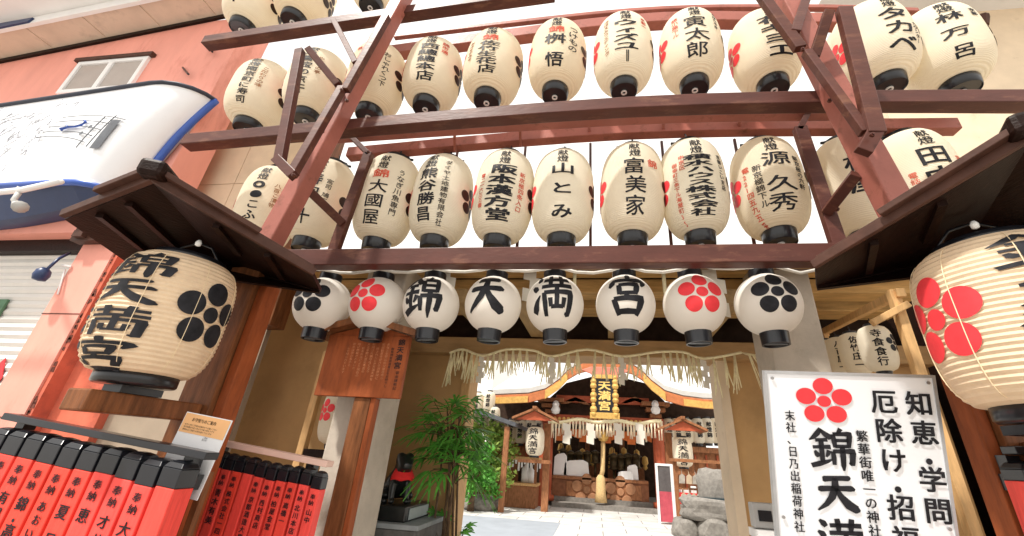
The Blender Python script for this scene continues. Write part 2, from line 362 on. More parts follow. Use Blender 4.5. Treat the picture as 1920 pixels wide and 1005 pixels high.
# roof overhang, soffit panels and white fascia (rises to the right)
m = MB(); zl, zr_ = 5.62, 6.02
def soff(x): return zl + (x+5.6)/3.0*.46
for i in range(9):
    x0, x1 = -8.2+i*.72, -8.2+i*.72+.705
    m.hexa([(x0, -.30, soff(x0)), (x1, -.30, soff(x1)), (x1, -.002, soff(x1)), (x0, -.002, soff(x0)), (x0, -.30, soff(x0)+.05), (x1, -.30, soff(x1)+.05), (x1, -.002, soff(x1)+.05), (x0, -.002, soff(x0)+.05)])
m.build('soffit', BEIGE, sb)
m = MB(); x0, x1 = -8.2, -1.75
m.hexa([(x0, -.03, soff(x0)-.06), (x1, -.03, soff(x1)-.06), (x1, -.003, soff(x1)-.06), (x0, -.003, soff(x0)-.06), (x0, -.03, soff(x0)-.004), (x1, -.03, soff(x1)-.004), (x1, -.003, soff(x1)-.004), (x0, -.003, soff(x0)-.004)])
m.build('soffit_batten', DWOOD, sb)
m = MB()
for k, (ya, dz, hh) in enumerate(((-.34, -.02, .12), (-.60, .11, .09), (-.80, .22, .3))):
    yb = ya + .04 if k == 0 else ya + .28
    m.hexa([(x0, ya, soff(x0)+dz), (x1, ya, soff(x1)+dz), (x1, yb, soff(x1)+dz), (x0, yb, soff(x0)+dz), (x0, ya, soff(x0)+dz+hh), (x1, ya, soff(x1)+dz+hh), (x1, yb, soff(x1)+dz+hh), (x0, yb, soff(x0)+dz+hh)])
m.build('fascia', WHITE, sb)
p = at(20, 52, -.36)
m = MB(); m.prism([p+V((-.6, 0, -.03)), p+V((.17, 0, .09)), p+V((.2, 0, .16)), p+V((-.2, 0, .12)), p+V((-.6, 0, .04))], (0, .03, 0)); m.build('blue_fascia_panel', NAVY, sb)
m = MB()                                       # short rods and cracks in the render
for a, b in (((390, 85), (398, 97)), ((343, 127), (353, 139))):
    m.tube([at(*a, -.01), at(*b, -.06)], .012, 6)
m.build('wall_pin', BLACK, sb)
m = MB()
for a, b in (((130, 475), (88, 505)),): m.tube([at(*a, .0), at(110, 485, -.1), at(*b, -.16)], .012, 6)
p = at(80, 512, -.16); m.lathe([(.001, -.07), (.04, -.06), (.052, -.02), (.045, .02), (.02, .045), (.001, .05)], 14, p, False)
m.build('shutter_lamp', NAVY, sb, True)
m = MB()
for z_, a_ in ((2.34, 0), (1.55, .01)): m.box((-2.425, -.0235, z_), (-2.06, -.0205, z_+.008))
for z_ in (2.30, 1.42): m.box((-2.019, .0965, z_), (-1.581, .0995, z_+.008))
m.tube([at(250, 300, -.012), at(262, 240, -.012), at(300, 205, -.012)], .004, 4)
m.build('wall_joint', mat('dark_joint', (.12, .05, .04), .8), sb)
rj = random.Random(9); m = MB()
for k in range(46):                            # crumbling edge between the two coats of render
    z_ = rj.uniform(1.2, 3.05); w_ = rj.uniform(.01, .035); m.prism([(-2.0605+.001, -.0085, z_), (-2.058+w_, -.0085, z_+rj.uniform(-.01, .01)), (-2.055+w_*.6, -.0085, z_+w_*1.2), (-2.06, -.0085, z_+w_)], (0, .003, 0))
m.build('chipped_render', mat('chipped_dark_render', (.16, .06, .045), .9, .3), sb)
m = MB(); m.tube([at(122, 505, -.03), at(108, 552, -.03)], .007, 5); m.tube([at(134, 500, -.03), at(116, 497, -.06)], .012, 5)
m.build('hook', WHITE, sb)
m = MB(); m.box((-2.46, -.10, 2.98), (-2.12, -.021, 3.12)); m.box((-2.40, -.14, 3.0), (-2.3, -.10, 3.06)); m.build('shutter_bracket', EDGE, sb)

# ---------------------------------------------------------------- map sign on the pink wall
msg = thing('map_sign', (-2.9, -.35, 3.3), 'large curved white map sign with blue trim and navy base on the pink wall', 'sign')
WY = -.30
def mp_(s, t, e=0.):             # s along, t from top to bottom; the right end curves back to the wall
    zt = 4.40+.27*s; zb = 3.40+.05*s
    if s < .84: x = -4.6+(2.35/.84)*s; y = WY; nx_, ny_ = 0, -1
    else:
        a = (s-.84)/.16*pi/2; x = -2.25+.40*sin(a); y = WY+(.285)*(1-cos(a)); nx_, ny_ = sin(a), -cos(a)
    x -= t*.36*max(0, min(1, (s-.5)/.5))*(1 if True else 0)
    return V((x+nx_*e, y+ny_*e-.05*sin(pi*min(1, max(0, t))), zt+(zb-zt)*t))
def mgrid(s0, s1, t0, t1, ns, ntt, e):
    vs = [mp_(s0+(s1-s0)*i/ns, t0+(t1-t0)*j/ntt, e) for j in range(ntt+1) for i in range(ns+1)]
    fs = [(j*(ns+1)+i, (j+1)*(ns+1)+i, (j+1)*(ns+1)+i+1, j*(ns+1)+i+1) for j in range(ntt) for i in range(ns)]
    return vs, fs
vs, fs = mgrid(0, 1, 0, 1, 60, 20, 0); m = MB().add(vs, fs)
bk = [V((v.x, -.005, v.z)) for v in vs]; o_ = len(m.v); m.add(bk, [f[::-1] for f in fs])
NS = 61
for i in range(NS-1):
    m.f.append((i+1, i, o_+i, o_+i+1)); a = 20*NS+i; m.f.append((a, a+1, o_+a+1, o_+a))
for j in range(20):
    a = j*NS; m.f.append((a, a+NS, o_+a+NS, o_+a)); b = a+NS-1; m.f.append((b+NS, b, o_+b, o_+b+NS))
m.fm = [0]*len(m.f)
m.build('sign_face', SIGNW, msg, True)
m = MB(); m.tube([mp_(i/30, 0, .01) for i in range(31)], .022, 8); m.build('top_trim', mat('dark_grey_trim', (.05, .055, .075), .4), msg, True)
m = MB(); m.tube([mp_(1, j/20, .012) for j in range(21)], .034, 8); m.build('end_trim', BLUE, msg, True)
m = MB(); m.tube([mp_(i/30, 1, .01) for i in range(31)], .03, 8); m.build('bottom_trim', BLUE, msg, True)
m = MB(); pts = [mp_(i/20, 1, 0) for i in range(21)]
low = [V((p.x-.02, p.y*.45-.004, p.z-.30+.24*(i/20)**2)) for i, p in enumerate(pts)]
for i in range(20): m.add([pts[i], pts[i+1], low[i+1], low[i]], [(0, 1, 2, 3)])
for i in range(20): m.add([low[i], low[i+1], V((low[i+1].x, -.003, low[i+1].z)), V((low[i].x, -.003, low[i].z))], [(0, 1, 2, 3)])
m.build('base_panel', NAVY, msg, True)
INKL = mat('grey_map_line', (.14, .15, .17), .5); PALE = mat('pale_map_line', (.42, .43, .47), .5)
m = MB(); rnd = random.Random(3)
def mline(pts, r=.0035, e=.013): m.tube([mp_(s, t, e) for s, t in pts], r, 4)
for k in range(70):                            # streets and outlines printed on the map
    s, t = rnd.uniform(.05, .55), rnd.uniform(.10, .75); q = [(s, t)]
    for j in range(rnd.randint(4, 9)):
        s += rnd.uniform(-.02, .035); t += rnd.uniform(-.07, .07); q.append((min(.6, max(.02, s)), min(.9, max(.05, t))))
    mline(q, .0026)
m.build('street_lines', PALE, msg); m = MB()
for k in range(5):                             # legend of five curved lines
    s0 = .60 - .012*k; mline([(s0+(.875-.02*k-s0)*i/10, .34+.062*k+.10*(i/10)**2 - .01*k) for i in range(11)], .0042)
for fr in (.80, .845): mline([(fr - .02*j/8*4/1.0*.25, .40+.30*j/8) for j in range(9)], .0042)
m.build('map_lines', INKL, msg)
m = MB(); vs, fs = mgrid(.845, .868, .45, .72, 3, 8, .015); m.add(vs, fs)
for s, t in ((.775, .50), (.757, .56)): disc(m, 0, 0, .022, .022, lambda u, v, s=s, t=t: mp_(s, t, .017)+V((u, 0, v)), 12, 1)
m.build('legend_marks', INKL, msg)
m = MB(); vs, fs = mgrid(.02, .16, .55, .66, 5, 4, .009); m.add(vs, fs); m.build('map_water', mat('pale_blue_print', (.45, .70, .78), .4), msg)
m = MB(); mline([(.64, .485), (.67, .475), (.70, .48), (.725, .47), (.735, .44), (.722, .42)], .011, .018); mline([(.655, .45), (.668, .475), (.65, .505)], .008, .018); m.build('blue_mark', BLUE, msg)
lp = MB(); a = at(0, 358, -.62); lp.tube([a+V((-.6, 0, -.05)), a+V((.2, 0, 0)), at(115, 340, -.62)], .022, 8)
msl = lp.build('lamp_bar', WHITE, msg, True)
m = MB(); p = at(35, 362, -.62); m.tube([p, p+V((0, 0, -.06)), p+V((.05, .02, -.12))], .018, 8); m.tube([p+V((.05, .0, -.1)), p+V((.17, -.03, -.15))], [.025, .045], 10)
m.build('lamp_head', GREY, msg, True)
MB().bar(at(35, 358, -.62), at(35, 352, -.25), .03, .03).build('lamp_arm', GREY, msg)

# ---------------------------------------------------------------- cream side building (right) and cream wall strip left of the rack
cb = thing('plaster_building', (6.2, 1, 0), 'tall cream plastered building at the right behind the lantern rack', 'building')
m = MB(); m.box((5.05, .9, 0), (12, 1.4, 6.6)); m.build('wall', CREAM, cb)
m = MB(); m.box((4.6, .2, 6.35), (12, .9, 6.5)); m.build('eaves', WHITE, cb)
p = at(1800, 62, .8); m = MB(); m.box((p.x-.12, .74, p.z-.12), (p.x+.12, .9, p.z+.1)); m.lathe([(.05, 0), (.085, .1), (.085, .11)], 12, p+V((.12, -.1, -.06))); m.build('wall_lamp', EDGE, cb)
cw = thing('cream_panel_wall', (-1.4, .45, 0), 'cream tiled panel wall between the pink building and the lantern rack', 'wall')
m = MB()
for i in range(2):
    for j in range(4):
        x0 = -2.6+i*.86; z0 = 2.7+j*.63; m.box((x0, .45, z0), (x0+.853, .55, z0+.623))
m.build('panel', CREAM, cw)
MB().box((-.86, .38, 2.4), (-.70, .56, 4.55)).build('corner_post', BWOOD, cw)
MB().box((-2.6, .552, 0), (-.86, .6, 2.69)).build('lower_wall', TAUPE, cw)

# ---------------------------------------------------------------- shrine gate
sg = thing('shrine_gate', (1.95, 1.4, 0), 'ochre walled shrine gateway with wooden lintel beams above the opening', 'gate')
m = MB(); m.box((-1.6, 1.5, 0), (.72, 1.7, 2.42)); m.build('plaster_wall', OCHRE, sg)
m = MB(); m.box((3.27, 1.5, 0), (5.04, 1.7, 2.42)); m.build('plaster_wall', OCHRE, sg)
MB().box((-1.6, 1.0, 0), (.10, 1.06, 2.9)).build('side_panel', OCHRE, sg)
MB().box((-1.58, .16, 0), (-.86, .22, 2.72)).build('taupe_panel', TAUPE, sg)
MB().box((3.95, 1.9, 0), (8.5, 1.96, 3.3)).build('rear_panel', DWOOD, sg)
MB().box((.72, 1.42, 0), (.80, 1.72, 2.42)).build('jamb', LWOOD, sg)
MB().box((3.19, 1.42, 0), (3.27, 1.72, 2.42)).build('jamb', CREAM, sg)
MB().box((-1.6, 1.36, 2.42), (5.04, 1.72, 2.585)).build('lintel', mat('brown_lintel', (.46, .29, .14), .6, .2, 3, stretch=(1, 4, 4), bump=.08), sg, bevel=.006)
YB = mat('yellow_brown_beam', (.56, .35, .14), .6, .3, 5, stretch=(.7, 5, 5), bump=.12)
for (y0, z0, hh, dd) in ((1.05, 2.80, .11, .25), (.86, 2.86, .10, .12), (.62, 2.80, .12, .18), (.40, 2.92, .14, .2)):
    MB().box((-1.0, y0, z0), (4.7, y0+dd, z0+hh)).build('ceiling_beam', YB, sg, bevel=.005)
for x in (-.1, .95, 1.45, 2.22, 3.05):
    MB().bar((x, .35, 2.66), (x+.02, 1.36, 2.66), .13, .12).build('rafter', mat('pale_rafter', (.40, .27, .13), .6, .2, 5, stretch=(5, .7, 5)), sg)
MB().box((-1.6, .5, 3.06), (5.04, 3.4, 3.12)).build('roof_board', DARKIN, sg)
MB().box((-1.5, 1.74, 2.6), (4.9, 1.8, 3.05)).build('transom', DARKIN, sg)
m = MB()
for x0, dx in ((-1.6, 6.64),):
    m.hexa([(x0, -.02, 3.0), (x0+dx, -.02, 3.0), (x0+dx, 2.4, 3.14), (x0, 2.4, 3.14), (x0, -.02, 3.06), (x0+dx, -.02, 3.06), (x0+dx, 2.4, 3.42), (x0, 2.4, 3.42)])
m = MB().box((-.9, .06, 2.80), (4.4, .16, 2.87)); m.build('eave_board', mat('tan_eave_board', (.42, .28, .14), .6, .2, 5, stretch=(.7, 5, 5)), sg)
cc = MB().box((.135, .3, 0), (.485, .62, 2.98)).build('concrete_column', CONC, None, bevel=.012)
tag(cc, 'pale concrete gate column behind the wooden notice board', 'column', 'concrete gate columns')
c2 = cc.copy(); col.objects.link(c2); c2.location = (3.12, 0, 0)
tag(c2, 'pale concrete gate column directly behind the rightmost round lantern', 'column', 'concrete gate columns')
bx = MB().box((3.10, 1.36, 1.0), (3.26, 1.42, 1.16)); eb = thing('meter_box', (3.2, 1.38, 1.0), 'small grey electrical box beside the white shrine sign', 'box')
p = at(1432, 965, .6)
MB().box((p.x-.09, .52, p.z-.07), (p.x+.09, .6, p.z+.09)).build('case', GREY, eb, bevel=.008); eb.location = (p.x, .56, p.z)
for o in list(eb.children): bpy.data.objects.remove(o)
MB().box((p.x-.09, .52, p.z-.07), (p.x+.09, .60, p.z+.07)).build('case', GREY, eb, bevel=.008)
MB().box((p.x-.06, .512, p.z-.03), (p.x+.02, .519, p.z+.03)).build('panel', BLACK, eb)
MB().box((p.x-.1, .45, p.z-.12), (p.x+.1, .62, p.z-.075)).build('shelf', WHITE, eb)
MB().box((p.x-.02, .60, 0), (p.x+.02, .64, p.z)).build('stand', GREY, eb)

# ================================================================== LANTERN RACK
rk = thing('lantern_rack', (1.9, -.3, 2.6), 'red brown steel rack of leaning posts and rails carrying the rows of tall lanterns', 'rack')
def rail(name, pts, w_, h_, m, dz=0):
    if len(pts) > 2:                           # long members sag and bow a little
        q = []
        for i in range(len(pts)-1):
            a, b, c, d = pts[max(i-1, 0)], pts[i], pts[i+1], pts[min(i+2, len(pts)-1)]
            q += [.5*((2*b)+(-a+c)*(k/6)+(2*a-5*b+4*c-d)*(k/6)**2+(-a+3*b-3*c+d)*(k/6)**3) for k in range(6)]
        pts = q+[pts[-1]]
    mb = MB(); vs = [p+V((0, a*w_/2, b*h_/2+dz)) for p in pts for a, b in ((-1, -1), (1, -1), (1, 1), (-1, 1))]; n = len(pts)
    fs = [(4*i+k, 4*i+4+k, 4*i+4+(k+1) % 4, 4*i+(k+1) % 4) for i in range(n-1) for k in range(4)] + [(0, 1, 2, 3), (4*n-1, 4*n-2, 4*n-3, 4*n-4)]
    mb.add(vs, fs).build(name, m, rk, bevel=.006)
YF, YFU = -.25, -.47
zl = (at(600, 489, YF).z+at(1550, 477, YF).z)/2
rail('front_rail', [V((at(520, 488, YF).x, YF, zl)), V((at(1612, 478, YF).x, YF, zl))], .10, .125, STEEL)
rail('back_rail', [V((-.5, .22, 2.86)), V((4.2, .22, 2.86))], .06, .06, STEEL)
rail('front_rail', [at(352, 268, YFU), at(1180, 201, YFU), at(1990, 190, YFU)], .10, .105, STEEL)
rail('back_rail', [at(612, 258, -.24), at(1180, 221, -.24), at(1560, 212, -.24)], .09, .07, STEELP)
rail('hanging_rail', [at(655, 290, .0), at(1180, 247, .0), at(1792, 238, .0)], .09, .10, STEELP)
rail('front_rail', [at(388, 82, YFU), at(760, 27, YFU), at(1040, -12, YFU)], .10, .10, STEEL)
rail('hanging_rail', [at(700, 105, -.12), at(1180, 44, -.12), at(1500, 42, -.12), at(1790, 50, -.12)], .10, .12, STEELP)
rail('back_rail', [at(740, 70, .15), at(1180, 22, .15), at(1500, 15, .15), at(1720, 22, .15)], .05, .05, STEELP)
PL0, PL1 = at(497, 470, -.60), at(765, -22, -.54)
PR0, PR1 = at(1722, 470, -.60), at(1442, -60, -.54)
def post(a, b, a0, a1, w_, m):
    MB().bar(a.lerp(b, a0), a.lerp(b, a1), w_, w_, (0, 1, 0)).build('post', m, rk, bevel=.008)
post(PL0, PL1, 0, 1, .115, STEELP); post(PR0, PR1, 0, 1, .125, STEELP)
def brace(name, p0, p1, y0, y1, w_, h_=None, m=STEEL, deep=.05):
    MB().bar(at(*p0, y0), at(*p1, y1), deep, w_, (at(*p1, y1)-at(*p0, y0)).cross(V((0, 1, 0)))).build(name, m, rk, bevel=.004)
for nm, a, b, y0, y1, w_ in (
    ('bracket', (563, 95), (524, 306), -.78, -.80, .062), ('bracket', (519, 298), (551, 330), -.80, -.80, .062), ('bracket', (546, 330), (642, 165), -.80, -.68, .055),
    ('brace', (578, 92), (634, 160), -.78, -.67, .05), ('brace', (627, 40), (668, 120), -.6, -.66, .045), ('brace', (726, 32), (648, 170), -.66, -.68, .055),
    ('bracket', (1582, 18), (1642, 252), -.78, -.80, .085), ('bracket', (1644, 240), (1618, 286), -.80, -.78, .075), ('bracket', (1512, 98), (1622, 250), -.70, -.78, .05),
    ('brace', (1554, 22), (1526, 108), -.78, -.68, .06), ('brace', (1512, -5), (1490, 62), -.6, -.66, .06), ('brace', (1428, -8), (1500, 92), -.64, -.66, .07),
    ('strut', (692, 288), (624, 476), -.25, -.25, .075), ('strut', (652, 250), (694, 292), -.25, -.25, .04), ('brace', (574, 352), (642, 418), -.55, -.27, .06),
    ('strut', (1499, 240), (1574, 466), -.25, -.25, .085), ('strut', (1518, 205), (1497, 246), -.25, -.25, .04), ('brace', (1606, 326), (1550, 398), -.55, -.27, .06)):
    brace(nm, a, b, y0, y1, w_)
for px, py, Y in ((640, 168, -.735), (550, 328, -.835), (650, 188, -.675), (604, 246, -.675), (1636, 252, -.845), (1505, 92, -.72), (1556, 188, -.675), (628, 410, -.29), (1570, 392, -.30), (690, 284, -.30)):
    p = at(px, py, Y); MB().lathe([(.013, -.01), (.013, .004), (.007, .004), (.007, .011), (0, .011)], 6, (0, 0, 0)).build('bolt', STEEL, rk)
    bo_ = [o for o in rk.children if o.name.startswith('bolt')][-1]; bo_.location = p - rk.location; bo_.rotation_euler = (R_(90), 0, 0)
    for v in bo_.data.vertices: v.co += rk.location
for px in (735, 858, 985, 1107, 1241, 1378):                      # thin hanging rods behind the middle row
    a, b = at(px, 270 - (px-985)*.03, .16), at(px-2, 445, .2)
    MB().tube([V((a.x, .18, a.z)), V((a.x, .18, 2.88))], .013, 6).build('rod', STEEL, rk, True)
for px, py in ((852, 258), (975, 248), (1104, 224), (1243, 219), (1385, 214)):
    MB().bar(at(px, py-22, -.24), at(px+1, py+26, -.02), .02, .03).build('rod', STEELP, rk)

# ================================================================== TALL LANTERNS
R1, H1, ZB = .232, .88, .085
def shade_profile(R, rc, z0, z1, n=22, ex=3.4, ridges=0, rd=0):
    pr = []
    for i in range(n+1):
        t = i/n; s = 1-abs(2*t-1)**ex; r = rc+(R-rc)*max(0, s)**(1/2.)
        if ridges: r += rd*(1 if i % 2 else -1)
        pr.append((r, z0+(z1-z0)*t))
    return pr
PROF1 = shade_profile(R1, .098, ZB, H1-.03, 26, 3.0)
F1 = on_lathe(PROF1, R1, .003)
def tall_proto():
    t = thing('tall_paper_lantern', (0, 0, 0), '', 'lantern')
    MB().lathe(PROF1, 40, cap=False).build('paper_shade', PAPER, t, True, local=True)
    capm = MB().lathe([(.030, .012), (.090, .012), (.095, 0), (.099, .004), (.106, .07), (.103, .10), (.096, .10)], 32, cap=False); capm.lathe([(.0, .014), (.032, .012)], 32, cap=False)
    c = capm.build('bottom_cap', BLACK, t, True, local=True); es = c.modifiers.new('e', 'EDGE_SPLIT'); es.split_angle = R_(40)
    MB().lathe([(.013, .008), (.022, .008), (.022, -.004), (.013, -.004), (.013, .008)], 14, cap=False).build('cap_ring', WHITE, c, local=True)
    MB().lathe([(.092, H1-.045), (.100, H1-.045), (.102, H1+.004), (.094, H1+.004)], 32, cap=False).build('top_ring', BLACK, t, True, local=True)
    hd = MB()
    hd.tube([(-.1, 0, H1), (-.085, 0, H1+.03), (0, 0, H1+.055), (.085, 0, H1+.03), (.1, 0, H1)], .008, 6); hd.tube([(0, 0, H1+.05), (.008, 0, H1+.08), (0, 0, H1+.11)], .006, 6)
    hd.tube([(-.12, -.02, H1+.012), (.12, .02, H1+.02)], .011, 6)
    hd.build('handle', BLACK, t, True, local=True)
    m = MB(); crest(m, -1.5*R1, .47*H1, .135, F1); m.build('red_crest', RED, t, local=True)
    m = MB(); crest(m, 1.5*R1, .47*H1, .135, F1); m.build('black_crest', mat('dark_brown_ink', (.045, .026, .018), .5, .3), t, local=True)
    return t
proto = tall_proto(); first = [True]
def tall(px, py, Y, label, main, mw=.17, mh=None, sides=(), group=None, slant=0, yaw=0., mu=0., top='献燈', tz=.045, mbrush=.028, jit=.05):
    if first[0]: t = proto; first[0] = False
    else: t = copy_tree(proto, skip=('black_lettering', 'red_lettering', 'brown_lettering'))
    t.location = at(px, py + (7 if Y < -.1 else 2), Y); t.rotation_euler = (R_(random.uniform(-2.5, 2.5)), R_(random.uniform(-2.5, 2.5)), yaw+.33*math.atan2(EYE.x-t.location.x, t.location.y-EYE.y)+random.uniform(-.08, .08)); t['label'] = label; t['group'] = group
    rs_ = random.uniform(.975, 1.03); t.scale = (1.09*rs_, 1.09*rs_, .90) if Y < -.1 else (1.02*rs_, 1.02*rs_, random.uniform(.98, 1.015))
    zt = H1-.06 - tz
    k, rd_, br = MB(), MB(), MB()
    if top: column(k, top, mu*.9, zt, .088, .075, F1, .012, 1.0, jit=.04)
    ztop = zt - (.155 if top else 0)
    pre = 0
    for s in sides:
        if s[0] == 'pre': column(rd_, s[1], mu, ztop, .13, .085, F1, .016); ztop -= .095; continue
        txt, u, v, sz, colr = s[:5]
        column({'r': rd_, 'k': k, 'b': br}[colr], txt, u, v*H1, sz, sz*.92, F1, .008, 1.04, nx=3, ny=2, jit=.05)
    n = max(1, len(main.replace(' ', ''))+.55*main.count(' '))
    mw *= 1.2
    if mh is None: mh = min(.16, (ztop-.14)/(n*1.06))
    if main: column(k, main, mu, ztop, mw, mh, F1, mbrush, 1.06, jit=jit)
    for mb, nm, mt in ((k, 'black_lettering', INK), (rd_, 'red_lettering', RINK), (br, 'brown_lettering', BRINK)):
        if mb.v: mb.build(nm, mt, t, local=True)
    # suspension cord
    return t
YM, YU, YT = 0.0, -.2, -.2
GM, GU, GT = 'tall paper lanterns of the middle row', 'tall paper lanterns of the upper row', 'tall paper lanterns of the topmost row'
mid = [
 (470, 482, 'middle row lantern with round black marks, half behind the left leaning post', '◎●こふく', .09, [('八百こ漬物', .13, .70, .05, 'b')], 0),
 (570, 468, 'middle row lantern between the left leaning post and the inner strut', '寿司 十', .10, [('宮司 鳩正', .11, .66, .055, 'k')], 0),
 (702, 470, 'middle row lantern with one red character over three thin black ones', '大國屋', .13, [('pre', '錦'), ('うなぎ川魚専門', .15, .74, .062, 'k'), ('電話二二一', -.17, .6, .035, 'r')], 0),
 (812, 467, 'middle row lantern with two dense black columns, the longer at its right', '熊谷勝昌', .12, [('ダイヤ土地建物有限会社', .085, .80, .056, 'k'), ('京都', -.08, .80, .045, 'k')], -.05),
 (930, 466, 'middle row lantern with five heavy black characters between two red columns', '阪本漢方堂', .175, [('新京極四条入口', .155, .66, .052, 'r'), ('電二一六三三番', -.155, .62, .045, 'r')], 0),
 (1052, 464, 'middle row lantern with one kanji over two hiragana and no side writing', '山 と み', .15, [], 0),
 (1186, 462, 'middle row lantern with three thin characters, small red character at upper right', '富美家', .13, [('錦', .13, .70, .085, 'r')], 0),
 (1315, 459, 'middle row lantern with eight crowded black characters and red address ending in 358', '積水ハウス株式会社', .165, [('中京区', -.11, .72, .046, 'r'), ('御幸町三条下ル海屋町358', -.165, .66, .042, 'r'), ('京都いこい支店', .165, .72, .045, 'k')], 0),
 (1465, 456, 'middle row lantern with three spaced black characters and red telephone number containing 221', '源 久秀', .16, [('新京極錦下ル', -.10, .60, .06, 'k'), ('電221四五九五番', -.175, .62, .056, 'r'), ('新京極の六軒', .16, .66, .05, 'k')], .02),
 (1632, 458, 'middle row lantern half hidden by the faded red right leaning post', '松屋', .15, [], 0),
 (1776, 452, 'middle row lantern at the far right, lower half hidden by the canopy roof', '田中', .16, [('電話四三', -.14, .50, .05, 'r'), ('宮', .15, .60, .05, 'r')], 0),
]
for i, (px, py, lb, main, mw, sd_, mu) in enumerate(mid):
    tall(px, py, YM, lb, main, mw, None, sd_, GM, mu=mu, mbrush=.010 if i in (2, 6, 8) else .034 if i in (4, 7) else .02)
upper = [
 (462, 238, 'upper row lantern at the far left end beside the pink wall', '南京町に寿司', .07, [('こだわりの味', .09, .72, .05, 'b')], 0),
 (572, 221, 'upper row lantern partly behind the left diamond bracket', '喜宝の京干', .075, [('やきもの亭', .09, .70, .05, 'b')], 0),
 (690, 213, 'upper row lantern with a hiragana side column, right of the left leaning post', 'コロ店', .10, [('おしゃれくつ下', .14, .70, .062, 'k'), ('錦', -.1, .74, .05, 'r')], -.02),
 (797, 199, 'upper row lantern with five black characters and two red characters at upper right', '西總總本店', .13, [('錦市場', .12, .76, .06, 'r')], 0),
 (912, 187, 'upper row lantern with one red character over four black ones', '佐竹生花店', .14, [('pre', '錦'), ('おはなのみせ', -.15, .62, .045, 'b')], 0),
 (1040, 176, 'upper row lantern with a red character over two black ones spaced far apart', '桝 悟', .14, [('pre', '錦'), ('つけもの', .14, .72, .085, 'k')], 0),
 (1170, 167, 'upper row lantern with heavy katakana ending in a long vertical bar', 'ウィズユー', .17, [('ほほえみウエディング', -.155, .76, .046, 'b'), ('京都一', .145, .76, .05, 'r')], 0),
 (1303, 163, 'upper row lantern with three thin black characters and a red column at left', '寅太郎', .15, [('錦小路下ル', -.15, .74, .052, 'r'), ('ろばたやき', .16, .78, .045, 'k')], 0),
 (1452, 163, 'upper row lantern with heavy black strokes, just left of the right leaning post', '花ギヨエ', .17, [('ギャラリー和久', .15, .74, .05, 'k')], .02),
 (1668, 160, 'upper row lantern behind the right bracket with bold katakana at its right side', 'タカベ', .17, [('カウンター', .16, .5, .045, 'k')], .05),
 (1805, 166, 'upper row lantern at the far right end beside the cream building', '林 万 呂', .12, [('京都', .14, .7, .05, 'k')], 0),
]
for i, (px, py, lb, main, mw, sd_, mu) in enumerate(upper):
    tall(px, py, YU, lb, main, mw, None, sd_, GU, mu=mu, mbrush=.008 if i in (7, 2) else .034 if i in (6, 8) else .02, tz=.065)
for px, py, lb, main in ((452, 50, 'topmost row lantern at the left end with bold katakana and brown writing', 'ホテルド'), (548, 35, 'topmost row lantern second from the left, blank lower half above the top rail', '本店'), (694, 8, 'topmost row lantern right of the brace, only its black bottom cap in view', '錦店')):
    tall(px, py, YU-.15, lb, main, .13, None, [('みやげ', .13, .5, .06, 'b')] if main == 'ホテルド' else [], GT)

# ================================================================== ROUND LANTERNS
R2 = .198; ZL2, ZH2 = .075, .075+.375
PROF2 = [(max(.085, R2*cos(a)**.92), (ZL2+ZH2)/2+(ZH2-ZL2)/2*sin(a)/sin(1.2)) for a in [-1.2+2.4*i/28 for i in range(29)]]
F2 = on_lathe(PROF2, R2, .003)
def round_proto():
    t = thing('round_paper_lantern', (0, 0, 0), '', 'lantern', 'round white lanterns hung across the gate')
    MB().lathe(PROF2, 48, cap=False).build('paper_shade', PAPERW, t, True, local=True)
    c = MB().lathe([(.0, .012), (.068, .012), (.070, 0), (.080, .0), (.083, .085), (.06, .085)], 32, cap=False).build('bottom_ring', BLACK, t, True, local=True)
    es = c.modifiers.new('e', 'EDGE_SPLIT'); es.split_angle = R_(40)
    MB().box((-.066, -.006, .002), (.066, .006, .0115)).build('ring_bar', mat('grey_metal_bar', (.35, .38, .42), .3, metal=.6), c, local=True)
    c = MB().lathe([(.06, ZH2-.012), (.080, ZH2-.012), (.080, ZH2+.055), (.072, ZH2+.06), (.0, ZH2+.06)], 32, cap=False).build('top_ring', BLACK, t, True, local=True)
    es = c.modifiers.new('e', 'EDGE_SPLIT'); es.split_angle = R_(40)
    MB().tube([(-.05, 0, ZH2+.06), (-.03, 0, ZH2+.09), (0, 0, ZH2+.10), (.03, 0, ZH2+.09), (.05, 0, ZH2+.06)], .006, 6).build('handle', BLACK, t, True, local=True)
    return t
rp = round_proto(); tops = []
rl = [(605, 'b', 'white round lantern with black plum crest, at the left end under the canopy tip'), (709, 'r', 'white round lantern with red plum crest, above the brown notice board'),
      (811, '錦', 'white round lantern with the many-stroked first character of the shrine name'), (923, '天', 'white round lantern with a simple four-stroke black character'),
      (1043, '満', 'white round lantern with a three-dot water-radical character, beside a zigzag paper'), (1172, '宮', 'white round lantern with a roofed two-box black character'),
      (1303, 'r', 'white round lantern with red plum crest, second from the right end'), (1441, 'b', 'white round lantern with black plum crest, at the right end before the concrete column')]
for i, (px, what, lb) in enumerate(rl):
    t = rp if i == 0 else copy_tree(rp, skip=('lettering', 'plum_crest'))
    q = at(px, 572, 0.0); t.location = (q.x, 0.0, q.z-(ZL2+ZH2)/2); t['label'] = lb; t.rotation_euler = (0, R_(random.uniform(-2, 2)), R_(random.uniform(-4, 4)))
    tops.append(V((q.x, 0, q.z+.2+.09)))
    m = MB(); zc = (ZL2+ZH2)/2+.02
    if what in 'br': crest(m, 0, zc, .155, F2, .93); m.build('plum_crest', RED if what == 'r' else INK, t, local=True)
    else: column(m, what, 0, zc+.150, .295, .295, F2, .042, brush=True, nx=8, ny=8); m.build('lettering', INK, t, local=True)
cp = [at(575, 505, .0)]
